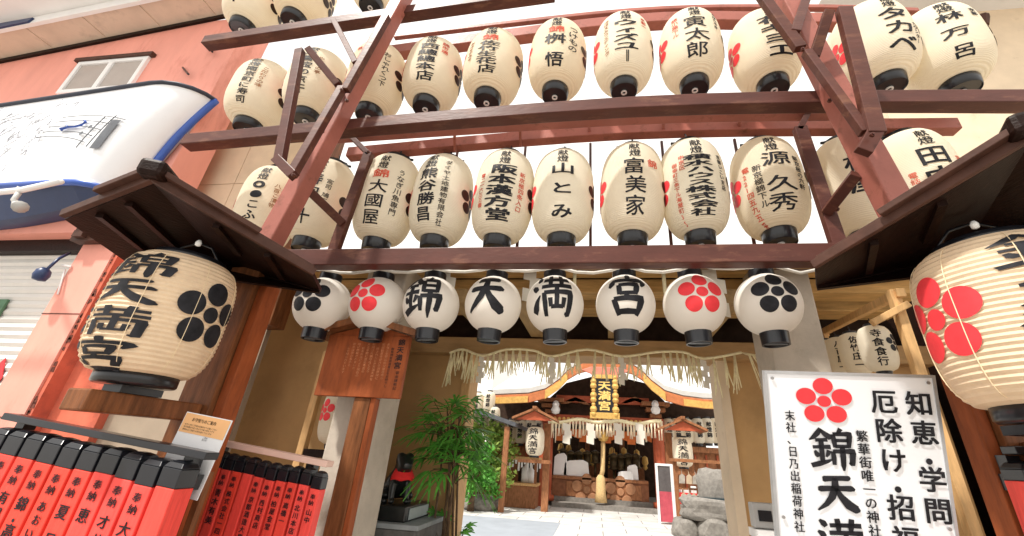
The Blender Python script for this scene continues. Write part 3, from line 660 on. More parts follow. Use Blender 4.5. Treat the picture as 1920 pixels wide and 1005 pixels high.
for i, a in enumerate(tops):
    cp.append(a+V((0, -.09, -.04)))
    if i < 7:
        b = tops[i+1]
        for s in (.3, .55, .8): cp.append(a.lerp(b, s)+V((0, -.09, -.04-(.05 if i in (4, 5) else .03)*4*s*(1-s))))
cp += [at(1500, 512, 0), at(1560, 500, -.05)]
tag(MB().tube(cp, .011, 7).build('cord', CORD, None, True), 'white sagging cord strung between the tops of the round lanterns', 'cord')

# ================================================================== BIG LANTERNS AND THEIR STANDS
R3, H3 = .33, .80
PROF3 = shade_profile(R3, .20, .06, H3, 56, 3.4, 1, .0035)
F3 = on_lathe(shade_profile(R3, .20, .06, H3, 40, 3.4), R3, .007)
def stand(mx, rx=None, group='roofed lantern stands before the gate'):
    """mx maps a point of the left stand to the wanted side"""
    lb = 'dark brown roofed lantern stand at the left with a big lantern under its canopy' if mx(V((0, 0, 0))).x < 1 else 'dark brown roofed lantern stand at the right edge, carrying the red crest lantern'
    t = thing('lantern_stand', mx(V((-.15, -.5, 0))), lb, 'lantern stand', group)
    flip = mx(V((0, 0, 0))).x > 1; rx = rx or mx
    px_ = (lambda p: mx(p)+V((.24, 0, 0))) if flip else mx; ax_ = (lambda p: mx(p)+V((.08, 0, 0))) if flip else mx
    def bd(mb, *a, **k):
        f = px_ if a[0] in ('post', 'side_plank') else ax_ if a[0] in ('arm',) else rx if a[0] in ('roof', 'barge_board', 'ridge', 'back_board', 'rafter', 'bulb') else mx
        mb.v = [f(p) for p in mb.v]
        if flip: mb.f = [f[::-1] for f in mb.f]
        return mb.build(*a, **k)
    bd(MB().box((-.255, -.56, 0), (-.045, -.36, 2.5)), 'post', BWOOD, t, bevel=.006)
    bd(MB().box((-.04, -.53, 0), (.015, -.42, 2.4)), 'side_plank', OWOOD, t, bevel=.004)
    if flip: MB().bar((3.87, -.555, 1.62), (3.60, -1.12, 1.62), .11, .09).build('arm', BWOOD, t, bevel=.008)
    else: bd(MB().box((-.20, -1.12, 1.575), (-.08, -.562, 1.665)), 'arm', BWOOD, t, bevel=.008)
    bd(MB().box((-.19, -1.0, 1.667), (-.09, -.8, 1.70)), 'seat_block', BLACK, t)
    A, L, Rr = V((.04, -1.36, 2.545)), V((-.45, -1.30, 2.405)), V((.505, -.77, 2.338)); d = V((-.42, .9, 0)).normalized()
    Ab = A+d*1.0; Lb = L+d*.55; Rb = Rr+d*.26
    th = V((0, 0, .025))
    rf = MB()
    for P, Q, Pb, Qb in ((L, A, Lb, Ab), (A, Rr, Ab, Rb)):
        rf.hexa([P, Q, Qb, Pb, P+th, Q+th, Qb+th, Pb+th])
    roof = bd(rf, 'roof', DWOOD, t)
    bb = MB()                                # layered barge boards along both gable edges
    n = V((d.y, -d.x, 0))
    for P, Q, k0 in ((A, Rr, 1), (A, L, 1)):
        e = (Q-P); P2 = P-d*.02; Q2 = Q-d*.02
        bb.bar(P2+V((0, 0, .02)), P2+e*1.01+V((0, 0, .02)), .025, .04)
        bb.bar(P2-d*.03+V((0, 0, .055)), P2+e*.62-d*.03+V((0, 0, .055)), .035, .028)
        bb.bar(P2+d*.05+V((0, 0, .052)), P2+e*.97+d*.05+V((0, 0, .052)), .04, .022)
    bd(bb, 'barge_board', EDGE, roof, bevel=.003)
    rg = MB(); rg.bar(A-d*.08+V((0, 0, .05)), Ab+V((0, 0, .05)), .10, .085); bd(rg, 'ridge', DWOOD, roof, bevel=.02)
    bk = MB(); q = .03
    bk.prism([Lb+V((.02, 0, -.02)), Rb+V((0, 0, -.012)), Rb, Ab, Lb], d*-.03); bd(bk, 'back_board', DWOOD, t)
    rb = MB()
    for s in (.33, .66):
        rb.bar(A.lerp(L, s)+V((0, 0, -.012))+d*.05, A.lerp(L, s)+V((0, 0, -.012))+d*.65, .03, .025); rb.bar(A.lerp(Rr, s)+V((0, 0, -.012))+d*.05, A.lerp(Rr, s)+V((0, 0, -.012))+d*.4, .03, .025)
    bd(rb, 'rafter', DWOOD, roof)
    bl = MB(); bl.lathe([(.001, 2.385), (.012, 2.39), (.014, 2.405), (.008, 2.42)], 12, (.03, -1.05, 0)); bd(bl, 'bulb', mat('frosted_bulb', (.9, .9, .88), .2), t, smooth=True)
    return t
XC = 1.737
stand(lambda p: V(p)); stand(lambda p: V((2*XC-p.x, p.y, p.z)), lambda p: V((2*XC+.11-p.x, p.y, p.z+.03)))
def big(loc, side, yaw, label, cm):
    t = thing('big_paper_lantern', loc, label, 'lantern', 'big lanterns under the canopies')
    t.rotation_euler = (0, 0, yaw); t.scale = (.77, .77, .80) if side > 0 else (.83, .83, .84)
    MB().lathe(PROF3, 64, cap=False).build('paper_shade', PAPERB, t, False, local=True)
    seam = MB()
    for k in range(8):
        a = (k+.5)*pi/4; u = a*R3; seam.tube([F3(u, .07+(H3-.08)*i/24) for i in range(25)], .002, 5)
    seam.build('seam_thread', mat('pale_thread', (.88, .70, .47), .8), t, local=True)
    MB().lathe([(.0, .0), (.195, .0), (.205, .01), (.205, .075), (.19, .075)], 40, cap=False).build('bottom_ring', BLACK, t, True, local=True)
    MB().lathe([(.19, H3-.015), (.205, H3-.015), (.205, H3+.03), (.18, H3+.035)], 40, cap=False).build('top_ring', BLACK, t, True, local=True)
    MB().tube([(-.2, 0, H3+.02), (-.12, 0, H3+.12), (0, 0, H3+.16), (.12, 0, H3+.12), (.2, 0, H3+.02)], .008, 6).build('handle', BLACK, t, True, local=True)
    m = MB(); column(m, '錦天満宮', 0, H3-.05, .44, .168, F3, .036, 1.05, brush=True, nx=12, ny=6); m.build('lettering', INK, t, local=True)
    m = MB(); crest(m, side*R3*1.50, .44, .215, F3); m.build('plum_crest', cm, t, local=True)
    return t
big((-.115, -.93, 1.703), 1, R_(4), 'big ribbed cream lantern with black plum crest and four bold characters, under the left canopy', INK)
big((3.66, -.93, 1.705), -1, R_(-4), 'big ribbed cream lantern with red plum crest, cut by the right edge of the photo', RED)

# ================================================================== DONOR FENCES
def stake_fence(name, P0, P1, n, texts, label, cols_, railm, zred, ztop, wd, fill=1.):
    """vermilion stakes with black heads along the line P0 -> P1 (rail ends), standing on the ground"""
    t = thing(name, (P0.x, P0.y, 0), label, 'fence', 'fences of donated vermilion stakes')
    ex = (P1-P0); Lx = ex.length; ex.normalize(); fx = V((ex.x, ex.y, 0)).normalized(); ny_ = V((fx.y, -fx.x, 0)); upv = ex.cross(-ny_).normalized()
    upv = V((0, 0, 1))
    MB().bar(P0-upv*.012, P1-upv*.012, .07, .03, upv).build('top_rail', railm, t, bevel=.003)
    MB().bar(P0-upv*.13+ny_*-.075, P1-ex*(Lx*.08)-upv*.13+ny_*-.075, .03, .06, upv).build('back_rail', BLACK, t)
    for e in (P0+ex*.03, P1-ex*.14):
        MB().bar(V((e.x, e.y, 0))-ny_*.055, e-upv*.03-ny_*.055, .05, .05, (0, 1, 0)).build('end_post', BLACK, t)
    for i in range(n):
        c = P0+ex*(Lx*fill*(i+.5)/n); w2 = wd/2*(fill if fill < .99 else 1)
        jj = random.uniform(-.006, .006); top = c-upv*(ztop+jj); rd = c-upv*(zred+jj+random.uniform(-.004, .004))
        zf = rd.z/upv.z
        bt = rd-upv*(rd.z-.0)+ex*random.uniform(-.012, .012)
        s = MB()
        for k, (za, zb, mi) in enumerate(((None, 0, 0),)): pass
        def ring(o, w_): return [o-ex*w_+ny_*w_, o+ex*w_+ny_*w_, o+ex*w_-ny_*w_, o-ex*w_-ny_*w_]
        r0_, r1_ = ring(bt, w2), ring(rd, w2)
        s.hexa([r0_[0], r0_[1], r0_[2], r0_[3], r1_[0], r1_[1], r1_[2], r1_[3]])
        st = s.build('stake', STAKE, t, bevel=.004)
        hb = MB(); r2_ = ring(rd+upv*.001, w2); r3_ = ring(top-upv*.03, w2); r4_ = ring(top-upv*.008, w2*.75); r5_ = ring(top, w2*.3)
        hb.hexa(r2_+r3_); hb.hexa([p+upv*.001 for p in r3_]+r4_); hb.hexa([p+upv*.001 for p in r4_]+r5_)
        hb.build('head', BLACK, st, bevel=.003)
        if i < len(texts) and texts[i]:
            fm = on_plane(rd+ny_*w2, ex, upv, ny_, .002); m = MB()
            column(m, '奉納', 0, -.022, cols_*.75, cols_*.62, fm, .010, 1.1, jit=.05, nx=1, ny=1)
            tx, sc = texts[i]; column(m, tx, 0, -.022-cols_*1.65, cols_*sc, cols_*sc*.92, fm, .016, 1.12, jit=.05, nx=1, ny=1)
            m.build('lettering', INK, st)
    return t
stake_fence('donor_fence', at(24, 776, -.9), at(400, 850, -.9), 10,
            [None, ('株式会社', .9), ('有限会社サカイ', .9), ('錦・高倉', 1), ('あおいしおせ河内', .75), ('夏 目 漱', 1), ('恵 ひ ろ', 1), ('オサダエ事', 1), ('大岩建設', 1)],
            'donor fence of broad vermilion stakes with black heads and black rail, lower left corner', .062, BLACK, .155, .05, .100, .94)
q0, q1 = at(400, 822, -.30), at(620, 866, -.30)
stake_fence('donor_fence', q0, q1, 11, [('小田主三原子', .8), ('小田二原子のあい', .75), ('青木有美', 1), ('株式会社一四', .8), None, ('京都酒造大黒', .8), ('西村商店', .8), ('柏屋金堂', .8), ('高橋一', .8), ('北川本店', .8), ('山中', .8)],
            'narrower donor fence with a pale pink top rail, behind the paper notice', .042, mat('pale_pink_rail', (.75, .52, .44), .5, .08), .135, .05, .058)
e0, e1 = at(1888, 838, -.62), at(2080, 838, -.62); zz = e0.z
stake_fence('donor_fence', V((e0.x, -.62, zz)), V((e1.x, -.62, zz)), 6, [], 'donor fence of vermilion stakes behind the right lantern stand, at the right edge', .06, BLACK, .12, .05, .10)

# ---------------------------------------------------------------- paper notice
pn = thing('paper_notice', at(395, 912, -.80), 'white paper notice with an orange upper part, pinned beside the left lantern stand', 'notice')
a_, b_, c_, d_ = at(348, 771, -.80), at(442, 790, -.80), at(405, 914, -.80), at(350, 905, -.80)
ux = (b_-a_).normalized(); vy = (d_-a_); vy = (vy - ux*vy.dot(ux)).normalized()*-1; nn = ux.cross(vy).normalized()
if nn.y > 0: nn = -nn
W_, H_ = (b_-a_).length*.90, .335
fp = on_plane(a_+ux*.01, ux, vy, nn, 0)
def pq(u0, v0, u1, v1, e): return [fp(u0, v0)+nn*e, fp(u1, v0)+nn*e, fp(u1, v1)+nn*e, fp(u0, v1)+nn*e]
MB().prism(pq(0, -H_, W_, 0, 0), nn*-.004).build('sheet', mat('white_notice_paper', (.84, .84, .86), .6, .03), pn)
MB().sheet(pq(.004, -.088, W_-.004, -.004, .0015)).build('orange_panel', mat('orange_sheet_top', (.88, .50, .24), .6, .04), pn)  # upper part of the sheet coloured plain orange
fl = on_plane(a_+ux*.01, ux, vy, nn, .003); m = MB()
row(m, 'お守授与のご案内', .05, -.036, .0165, .018, fl)
for k, (tx, v_) in enumerate((('お守りお札ご祈祷は社務所までお越し下さい', -.056), ('受付時間は午前八時より午後八時までです', -.067), ('御神水はご自由にお持ち帰り下さいませ', -.078), ('ご奉納', -.098), ('受付中', -.107))):
    row(m, tx, .022 if k < 3 else .15, v_, .0088, .0085, fl, .004)
row(m, '社務所受付', .10, -.165, .010, .010, fl, .004); row(m, '錦天満宮社務所', .075, -.225, .0125, .0125, fl, .006)
m.build('lettering', INK, pn)
MB().bar(at(385, 885, -.78)+V((0, .02, 0)), V((at(385, 885, -.78).x, -.76, 0)), .03, .03, (0, 1, 0)).build('support_post', BWOOD, pn)

# ================================================================== WOODEN NOTICE BOARD
YBD = .12
nb = thing('notice_board', (at(650, 900, YBD).x, YBD, 0), 'weathered orange brown wooden notice board with a small gabled roof on a post', 'notice board')
b0, b1, b2, b3 = at(592, 738, YBD), at(749, 752, YBD), at(770, 640, YBD), at(622, 626, YBD)
cx = (b0.x+b1.x)/2; z0, z1 = (b0.z+b1.z)/2+.0, (b2.z+b3.z)/2+.01; hw = (b1.x-b0.x)/2
MB().box((cx-hw, YBD-.02, z0), (cx+hw, YBD+.02, z1)).build('board', OWOOD, nb, bevel=.004)
MB().prism([(cx-hw, YBD-.018, z1+.001), (cx+hw, YBD-.018, z1+.001), (cx, YBD-.018, z1+.085)], (0, .036, 0)).build('gable_board', OWOOD, nb)
m = MB()
for s in (-1, 1):
    for y0, y1, dz in ((YBD-.12, YBD+.12, 0),):
        P = V((cx, 0, z1+.10)); Q = V((cx+s*(hw+.10), 0, z1-.02))
        u_ = V((0, 0, .028))
        p4 = [V((P.x, y0, P.z)), V((Q.x, y0, Q.z)), V((Q.x, y1, Q.z)), V((P.x, y1, P.z))]
        if s < 0: p4 = p4[::-1]
        m.hexa(p4+[p+u_ for p in p4])
roof_nb = m.build('roof', BWOOD, nb, bevel=.003)
m = MB()
for s in (-1, 1): m.bar((cx+s*.012, YBD-.128, z1+.10), (cx+s*(hw+.10), YBD-.128, z1-.008), .016, .045, (0, 0, 1))
m.build('barge_board', BWOOD, roof_nb)
MB().bar((cx, YBD-.15, z1+.14), (cx, YBD+.14, z1+.14), .05, .03).build('ridge', BWOOD, roof_nb)
MB().box((cx-.015, YBD-.005, 0), (cx+.105, YBD+.075, z0-.001)).build('post', BWOOD, nb, bevel=.006)
MB().box((cx+.106, YBD+.0, 0), (cx+.14, YBD+.07, z0-.001)).build('post_side', OWOOD, nb, bevel=.004)
fm = on_plane((cx, YBD-.02, z1), (1, 0, 0), (0, 0, 1), (0, -1, 0), .002); m = MB()
column(m, '錦天満宮', hw-.055, -.02, .055, .05, fm, .012, 1.1, nx=1, ny=1); column(m, '御由緒略記', hw-.045, -.25, .026, .024, fm, .006, 1.1, nx=1, ny=1)
ft = MB()
lines = ['御祭神菅原道真公をお祀りし', '長保五年菅公の父是善卿の', '旧邸歓喜寺が六条河原院に', '移されたとき天満天神を', '勧請され鎮守社となり', '天正年間に豊臣秀吉の', '都市計画により現在の', '地に移転されました', '神水は京の名水と', 'して知られています']
for i, tx in enumerate(lines): column(m if i < 1 else ft, tx, hw-.115-i*.038, -.055-.03*(i % 3 == 0), .024, .021, fm, .004, 1.03, nx=1, ny=1)
m.build('lettering', INK, nb); ft.build('faded_lettering', mat('faded_brown_ink', (.60, .25, .12), .7, .4, 30), nb)

# ================================================================== WHITE SHRINE SIGN
ws = thing('shrine_sign', at(1600, 1004, -.3), 'tall white sign board with a red plum crest and columns of black writing, lower right', 'sign')
sx0, sx1, sz1 = 2.83, 3.505, 1.905
o0 = V((sx0, -.64, sz1)); vv = V((0, .17, -.645)).normalized()*-1; nn2 = V((1, 0, 0)).cross(vv).normalized()
if nn2.y > 0: nn2 = -nn2
fs_ = on_plane(o0, (1, 0, 0), vv, nn2, .004); SW, SH = sx1-sx0, 1.25
f0 = on_plane(o0, (1, 0, 0), vv, nn2, 0)
MB().prism([f0(0, -SH), f0(SW, -SH), f0(SW, 0), f0(0, 0)], nn2*-.02).build('board', SIGNW, ws)
fr = MB()
for a, b, c, d in ((-.012, -SH, 0, .012), (SW, -SH, SW+.012, .012), (0, 0, SW, .012)):
    fr.prism([f0(a, b)+nn2*.004, f0(c, b)+nn2*.004, f0(c, d)+nn2*.004, f0(a, d)+nn2*.004], nn2*-.028)
fr.build('frame', mat('grey_metal_frame', (.45, .46, .48), .35, metal=.5), ws)
def su(px): return (px-1443)/300*SW
def sv(py): return -(py-705)/300*.67
m = MB(); crest(m, su(1545), sv(756), .121, fs_, .85); m.build('plum_crest', RED, ws)
m = MB()
column(m, '末社、日乃出稲荷神社・塩竈神社・白太夫神社', su(1479), sv(774), .042, .0475, fs_, .012, 1.06, nx=1, ny=1)
column(m, '錦天満宮', su(1550), sv(806), .178, .165, fs_, .042, 1.10, brush=True, nx=1, ny=1)
column(m, '繁華街唯一の神社（鎮守の杜）', su(1606), sv(806), .05, .0505, fs_, .014, 1.06, nx=1, ny=1, slant=-.02)
column(m, '厄除け・招福の神', su(1652), sv(726), .108, .107, fs_, .022, 1.12, nx=1, ny=1, slant=-.035)
column(m, '知恵・学問・商才の神', su(1713), sv(727), .108, .107, fs_, .022, 1.12, nx=1, ny=1, slant=-.035)
m.build('lettering', INK, ws)
m = MB()
for x in (sx0+.12, sx1-.12): m.box((x-.02, -.22, 0), (x+.02, -.18, 1.0))
m.box((sx0, -.218, .955), (sx1, -.182, 1.0))
for x in (sx0+.12, sx1-.12): m.bar((x, -.2, .97), f0(x-sx0, -.05)-nn2*.035, .035, .03)
m.build('stand', BLACK, ws)

m = MB()
for u, v in ((.02, -.02), (SW-.02, -.02), (.02, -.6), (SW-.02, -.6)): m.tube([fs_(u, v), fs_(u, v)+nn2*.004], .007, 10)
m.build('screw', mat('screw_grey', (.35, .35, .36), .35, metal=.7), ws)
# ================================================================== SMALL LANTERNS IN TIMBER FRAMES
R4, H4 = .135, .44
PROF4 = shade_profile(R4, .055, .03, H4, 18, 3.2); F4 = on_lathe(PROF4, R4, .002)
def small_proto():
    t = thing('small_paper_lantern', (0, 0, 0), '', 'lantern', 'small lanterns hung in timber frames beside the gate')
    MB().lathe(PROF4, 28, cap=False).build('paper_shade', PAPER, t, True, local=True)
    MB().lathe([(0, 0), (.055, 0), (.06, .035), (.04, .035)], 20, cap=False).build('bottom_cap', BLACK, t, True, local=True)
    MB().lathe([(.04, H4-.01), (.058, H4-.01), (.058, H4+.02), (0, H4+.02)], 20, cap=False).build('top_cap', BLACK, t, True, local=True)
    MB().tube([(0, 0, H4+.01), (.004, 0, H4+.04), (.0, 0, H4+.075)], .005, 6).build('handle', BLACK, t, True, local=True)
    return t
sp = small_proto()
def small(i, px, py, Y, label, text, yaw, cmat, side, sc=1.):
    t = sp if i == 0 else copy_tree(sp, skip=('lettering', 'plum_crest'))
    q = at(px, py, Y); t.location = q; t['label'] = label; t.rotation_euler = (0, 0, yaw); t.scale = (sc, sc, sc)
    m = MB(); column(m, text, 0, H4-.05, .085, .078, F4, .022, 1.05, nx=4, ny=2); m.build('lettering', INK, t, local=True)
    m = MB(); crest(m, side*1.05*R4, .26, .085, F4); m.build('plum_crest', cmat, t, local=True)
    return t
small(0, 1660, 704, .12, 'nearest small lantern in the right timber frame, black crest at its right', '寺食食行', R_(-24), INK, 1, .70)
small(1, 1616, 708, .45, 'second small lantern in the right timber frame, partly hidden behind the nearest one', '佐竹庄一', R_(-24), INK, 1, .70)
small(2, 1586, 710, .70, 'third small lantern in the right timber frame, only a strip of writing in view', '八百屋一', R_(-24), INK, 1, .70)
small(3, 1562, 710, .95, 'farthest small lantern in the right timber frame, next to the concrete column', '錦市場二', R_(-24), INK, 1, .70)
small(4, 622, 842, .70, 'small lantern with red crest behind the left concrete column, below the notice board', '京料理', R_(38), RED, -1, 1.08)
tf = thing('timber_frame', at(1700, 690, .1), 'pale new timber frame holding the row of small lanterns, right of the gate', 'frame', 'timber lantern frames')
MB().bar(at(1672, 545, .05), V((at(1735, 720, .05).x, .05, 0)) if False else at(1728, 712, .05), .055, .05, (0, 1, 0)).build('post', LWOOD, tf, bevel=.004)
MB().bar(at(1728, 712, .05), V((at(1728, 712, .05).x, .05, 0)), .055, .05, (0, 1, 0)).build('post', LWOOD, tf, bevel=.004)
MB().bar(at(1690, 548, .0), at(1546, 622, 1.35), .05, .055).build('top_beam', LWOOD, tf, bevel=.004)
MB().bar(at(1635, 606, .03), at(1703, 570, .0), .04, .04).build('cross_bar', LWOOD, tf, bevel=.004)
zb4 = at(1546, 622, 1.35); MB().bar(zb4, V((zb4.x, 1.35, 0)), .05, .05, (0, 1, 0)).build('post', LWOOD, tf, bevel=.004)
tf = thing('timber_frame', at(575, 838, .70), 'pale new timber frame holding a red crest lantern, left of the concrete column', 'frame', 'timber lantern frames')
xl, xr = at(578, 800, .70).x, at(708, 800, .70).x
MB().box((xl-.03, .67, 0), (xl+.03, .73, 2.25)).build('post', LWOOD, tf, bevel=.004)
MB().box((xr-.025, .67, 0), (xr+.025, .73, 2.25)).build('post', LWOOD, tf, bevel=.004)
MB().box((xl+.031, .675, 2.18), (xr-.026, .725, 2.24)).build('top_beam', LWOOD, tf, bevel=.004)
MB().box((xl+.031, .675, 1.40), (xr-.026, .725, 1.46)).build('lower_beam', DWOOD, tf, bevel=.004)

# ================================================================== GUARDIAN STATUE, PEDESTAL, PALM
pd = thing('stone_pedestal', (.42, 1.02, 0), 'stepped dark stone pedestal under the black guardian statue', 'pedestal')
x0, x1 = .16, .68
MB().box((x0-.06, .70, 0), (x1+.10, 1.36, .80)).build('base', DSTONE, pd, bevel=.01)
MB().box((x0-.04, .72, .801), (x1+.06, 1.34, .96)).build('middle_slab', DSTONE, pd, bevel=.008)
MB().box((x0-.05, .71, .961), (x1+.08, 1.35, .995)).build('cap_slab', mat('pale_stone_cap', (.25, .27, .28), .6, .15, 10), pd, bevel=.006)
MB().box((x0, .78, .996), (x1-.06, 1.28, 1.10)).build('top_block', BRONZE, pd, bevel=.01)
MB().box((x1-.058, .84, 1.01), (x1-.05, 1.22, 1.085)).build('plaque', mat('pale_plaque', (.35, .40, .40), .5, .1), pd)
MB().box((x1+.102, .84, .60), (x1+.112, 1.22, .76)).build('plaque', mat('pale_plaque', (.35, .40, .40), .5, .1), pd)
gs = thing('guardian_statue', (.40, 1.0, 1.10), 'black bronze seated guardian beast with a red bib on the stone pedestal', 'statue')
def skin(name, verts, edges, radii, m, parent, sub=2):
    me = bpy.data.meshes.new(name); me.from_pydata([tuple(V(v)) for v in verts], edges, []); me.materials.append(m)
    o = bpy.data.objects.new(name, me); col.objects.link(o); o.parent = parent
    md = o.modifiers.new('skin', 'SKIN'); md.use_smooth_shade = True
    for v, r in zip(me.skin_vertices[0].data, radii): v.radius = (r, r) if not isinstance(r, tuple) else r
    me.skin_vertices[0].data[0].use_root = True
    s = o.modifiers.new('sub', 'SUBSURF'); s.levels = sub; s.render_levels = sub
    return o
bv = [(0, .06, .09), (0, .0, .16), (.0, -.05, .235), (0, -.07, .28), (0, -.095, .315), (0, -.155, .30), (0, -.185, .292),   # rump, back, chest, neck, head, muzzle
      (.045, -.06, .20), (.052, -.075, .11), (.052, -.085, .025), (.055, -.125, .012), (-.045, -.06, .20), (-.052, -.075, .11), (-.052, -.085, .025), (-.055, -.125, .012),
      (.075, .03, .075), (.085, -.03, .055), (.085, .01, .02), (.088, -.06, .014), (-.075, .03, .075), (-.085, -.03, .055), (-.085, .01, .02), (-.088, -.06, .014),
      (.045, -.08, .405), (-.045, -.08, .405), (0, .12, .12), (0, .14, .2), (0, .12, .27)]
be = [(0, 1), (1, 2), (2, 3), (3, 4), (4, 5), (5, 6), (2, 7), (7, 8), (8, 9), (9, 10), (2, 11), (11, 12), (12, 13), (13, 14), (0, 15), (15, 16), (16, 17), (17, 18), (0, 19), (19, 20), (20, 21), (21, 22), (4, 23), (4, 24), (0, 25), (25, 26), (26, 27)]
br = [.085, .085, .075, .058, .070, .046, .032, .034, .026, .022, .024, .034, .026, .022, .024, .05, .042, .026, .022, .05, .042, .026, .022, .022, .022, .034, .042, .016]
bo = skin('body', bv, be, br, BRONZE, gs)
m = MB()
vsb = []
for i in range(13):
    a = -1.15+2.3*i/12
    for j, (rr, zz, yy) in enumerate(((.058, .275, -.07), (.074, .245, -.064), (.086, .215, -.066), (.090, .185, -.074))):
        vsb.append(V((rr*sin(a)*1.0, yy-rr*cos(a)*.95, zz+.006*sin(a*6)*(j > 1))))
m.add(vsb, [(i*4+j, (i+1)*4+j, (i+1)*4+j+1, i*4+j+1) for i in range(12) for j in range(3)])
bb_ = m.build('bib', BIB, gs, True, local=True); so = bb_.modifiers.new('t', 'SOLIDIFY'); so.thickness = .006
gs.rotation_euler = (0, 0, R_(38)); gs.scale = (1.12, 1.12, .92); gs.location = (.42, 1.0, 1.10)

pl = thing('potted_palm', (.80, 1.12, 0), 'lady palm with fan leaves in a white pot beside the stone pedestal', 'plant')
MB().lathe([(.0, 0), (.15, 0), (.17, .3), (.215, .74), (.235, .78), (.235, .83), (.205, .83), (.19, .76), (0, .76)], 32, (.86, 1.12, 0), cap=False).build('pot', POT, pl, True)
tr = MB(); lf = MB(); rnd = random.Random(11)
def fan(p, d, size, n=9, droop=.25):
    d = V(d).normalized(); a = d.cross(V((0, 0, 1))); a = a.normalized() if a.length > .01 else V((1, 0, 0)); nrm = a.cross(d)
    for k in range(n):
        th = (k/(n-1)-.5)*3.0*rnd.uniform(.9, 1.05); ln = size*(1-.25*abs(th)/1.2)*rnd.uniform(.85, 1.1); dd = d*cos(th)+a*sin(th); sd = dd.cross(nrm).normalized()*.0095*rnd.uniform(.8, 1.25)
        q = []
        for t_, w_ in ((.05, .35), (.35, 1), (.7, .9), (1, .15)):
            c = p+dd*ln*t_+nrm*rnd.uniform(-.004, .004)-V((0, 0, 1))*droop*ln*t_*t_
            q += [c-sd*w_, c+sd*w_+nrm*.004]
        lf.add(q, [(0, 1, 3, 2), (2, 3, 5, 4), (4, 5, 7, 6)])
for k in range(7):
    x, y = rnd.uniform(.70, .96), rnd.uniform(1.0, 1.25); hz = rnd.choice((1.5, 1.62, 1.72, 1.8, 1.86)); lean = (rnd.uniform(-.16, .10), rnd.uniform(-.14, .04))
    P = [V((x, y, .76)), V((x+lean[0]*.4, y+lean[1]*.4, .76+(hz-.76)*.5)), V((x+lean[0], y+lean[1], hz))]; tr.tube(P, [.010, .009, .007], 7)
    for j in range(10):
        az = rnd.uniform(0, 2*pi); zz = rnd.uniform(.0, .32)*(hz-.7); b = P[2]-V((0, 0, zz)); el = rnd.uniform(-.1, .95)
        L_ = rnd.uniform(.08, .26); e = b+V((cos(az)*cos(el), sin(az)*cos(el), sin(el)))*L_
        if e.y > 1.38: e.y = 1.38-rnd.uniform(0, .05)
        tr.tube([b, b.lerp(e, .6)+V((0, 0, .01)), e], .0035, 5); fan(e, (e-b)+V((0, 0, rnd.uniform(-.08, .04))), rnd.uniform(.20, .31), rnd.randint(8, 10), rnd.uniform(.25, .6))
for k in range(7):
    az = rnd.uniform(0, 2*pi); b = V((.86+.1*cos(az), 1.12+.1*sin(az), .8)); e = b+V((.12*cos(az), .1*sin(az), rnd.uniform(.05, .22))); tr.tube([b, e], .003, 4); fan(e, e-b, .12, 7, .4)
tr.build('stem', BARK, pl, True); lf.build('foliage', LEAF, pl)

# ================================================================== STRAW ROPE ACROSS THE GATE AND HANGING PAPERS
sr = thing('straw_rope', (2.0, 1.2, 2.4), 'thin sacred straw rope with hanging tassels and zigzag papers across the gate opening', 'rope')
pts = []
ka = [(843, 662), (868, 655), (905, 667), (950, 655), (1000, 657), (1035, 668), (1100, 655), (1165, 668), (1230, 660), (1280, 660), (1320, 672), (1390, 661)]
for p in ka: pts.append(at(p[0], p[1], 1.22))
fine = []
for i in range(len(pts)-1):
    for k in range(4):
        t = k/4; a = pts[max(i-1, 0)]; b, c = pts[i], pts[i+1]; d = pts[min(i+2, len(pts)-1)]
        fine.append(.5*((2*b)+(-a+c)*t+(2*a-5*b+4*c-d)*t*t+(-a+3*b-3*c+d)*t**3))
fine.append(pts[-1])
MB().tube(fine, .012, 7).build('rope', ROPE, sr, True)
rnd = random.Random(5)
for i in range(1, len(fine)-1):
    if i % 1 == 0 and i % 8 != 0:
        p = fine[i]; m = MB(); L_ = rnd.uniform(.20, .29)
        if i < 3 or i > len(fine)-5: L_ *= 1.3
        for k in range(rnd.randint(4, 6)):
            a = rnd.uniform(-.05, .05); m.tube([p, p+V((a*.4, rnd.uniform(-.01, .01), -L_*.5)), p+V((a, rnd.uniform(-.02, .02), -L_*rnd.uniform(.85, 1.05)))], [.0085, .0075, .004], 5)
        m.build('straw_tassel', ROPE, sr, True)
m = MB()
for k in range(9):
    a = rnd.uniform(.05, 1.0); p = fine[-1]; m.tube([p, p+V((.12*a+.03, -.02, -.03)), p+V((.28*a+.05, -.03, -.12-.25*(1-a)))], [.006, .005, .002], 5)
m.build('rope_end', ROPE, sr, True)
def shide(p, w_, h_, n=4, amp=.35):
    m = MB(); pr = []
    for k in range(n):
        x = (w_*amp if k % 2 else -w_*amp); z0_, z1_ = -h_*k/n, -h_*(k+1.18)/n
        m.prism([p+V((x-w_/2, -.004*k, z0_)), p+V((x+w_/2, -.004*k, z0_-.25*h_/n)), p+V((x+w_/2, -.004*k, z1_-.25*h_/n)), p+V((x-w_/2, -.004*k, z1_))], (0, .002, 0))
    return m
for px, py in ((905, 668), (1036, 669), (1166, 669), (1320, 674)): shide(at(px, py, 1.19), .052, .24, 5, .18).build('zigzag_paper', SHIDE, sr)
r2 = thing('straw_rope', (2, .28, 2.8), 'straw rope with large zigzag papers behind the round lanterns', 'rope')
z_ = at(1000, 500, .26).z
MB().tube([V((-.3+i*.2, .26, z_+.012*sin(i*1.9)+(.02 if i > 12 else 0))) for i in range(21)], [.028+.006*sin(i*1.3) for i in range(21)], 8).build('rope', ROPE, r2, True)
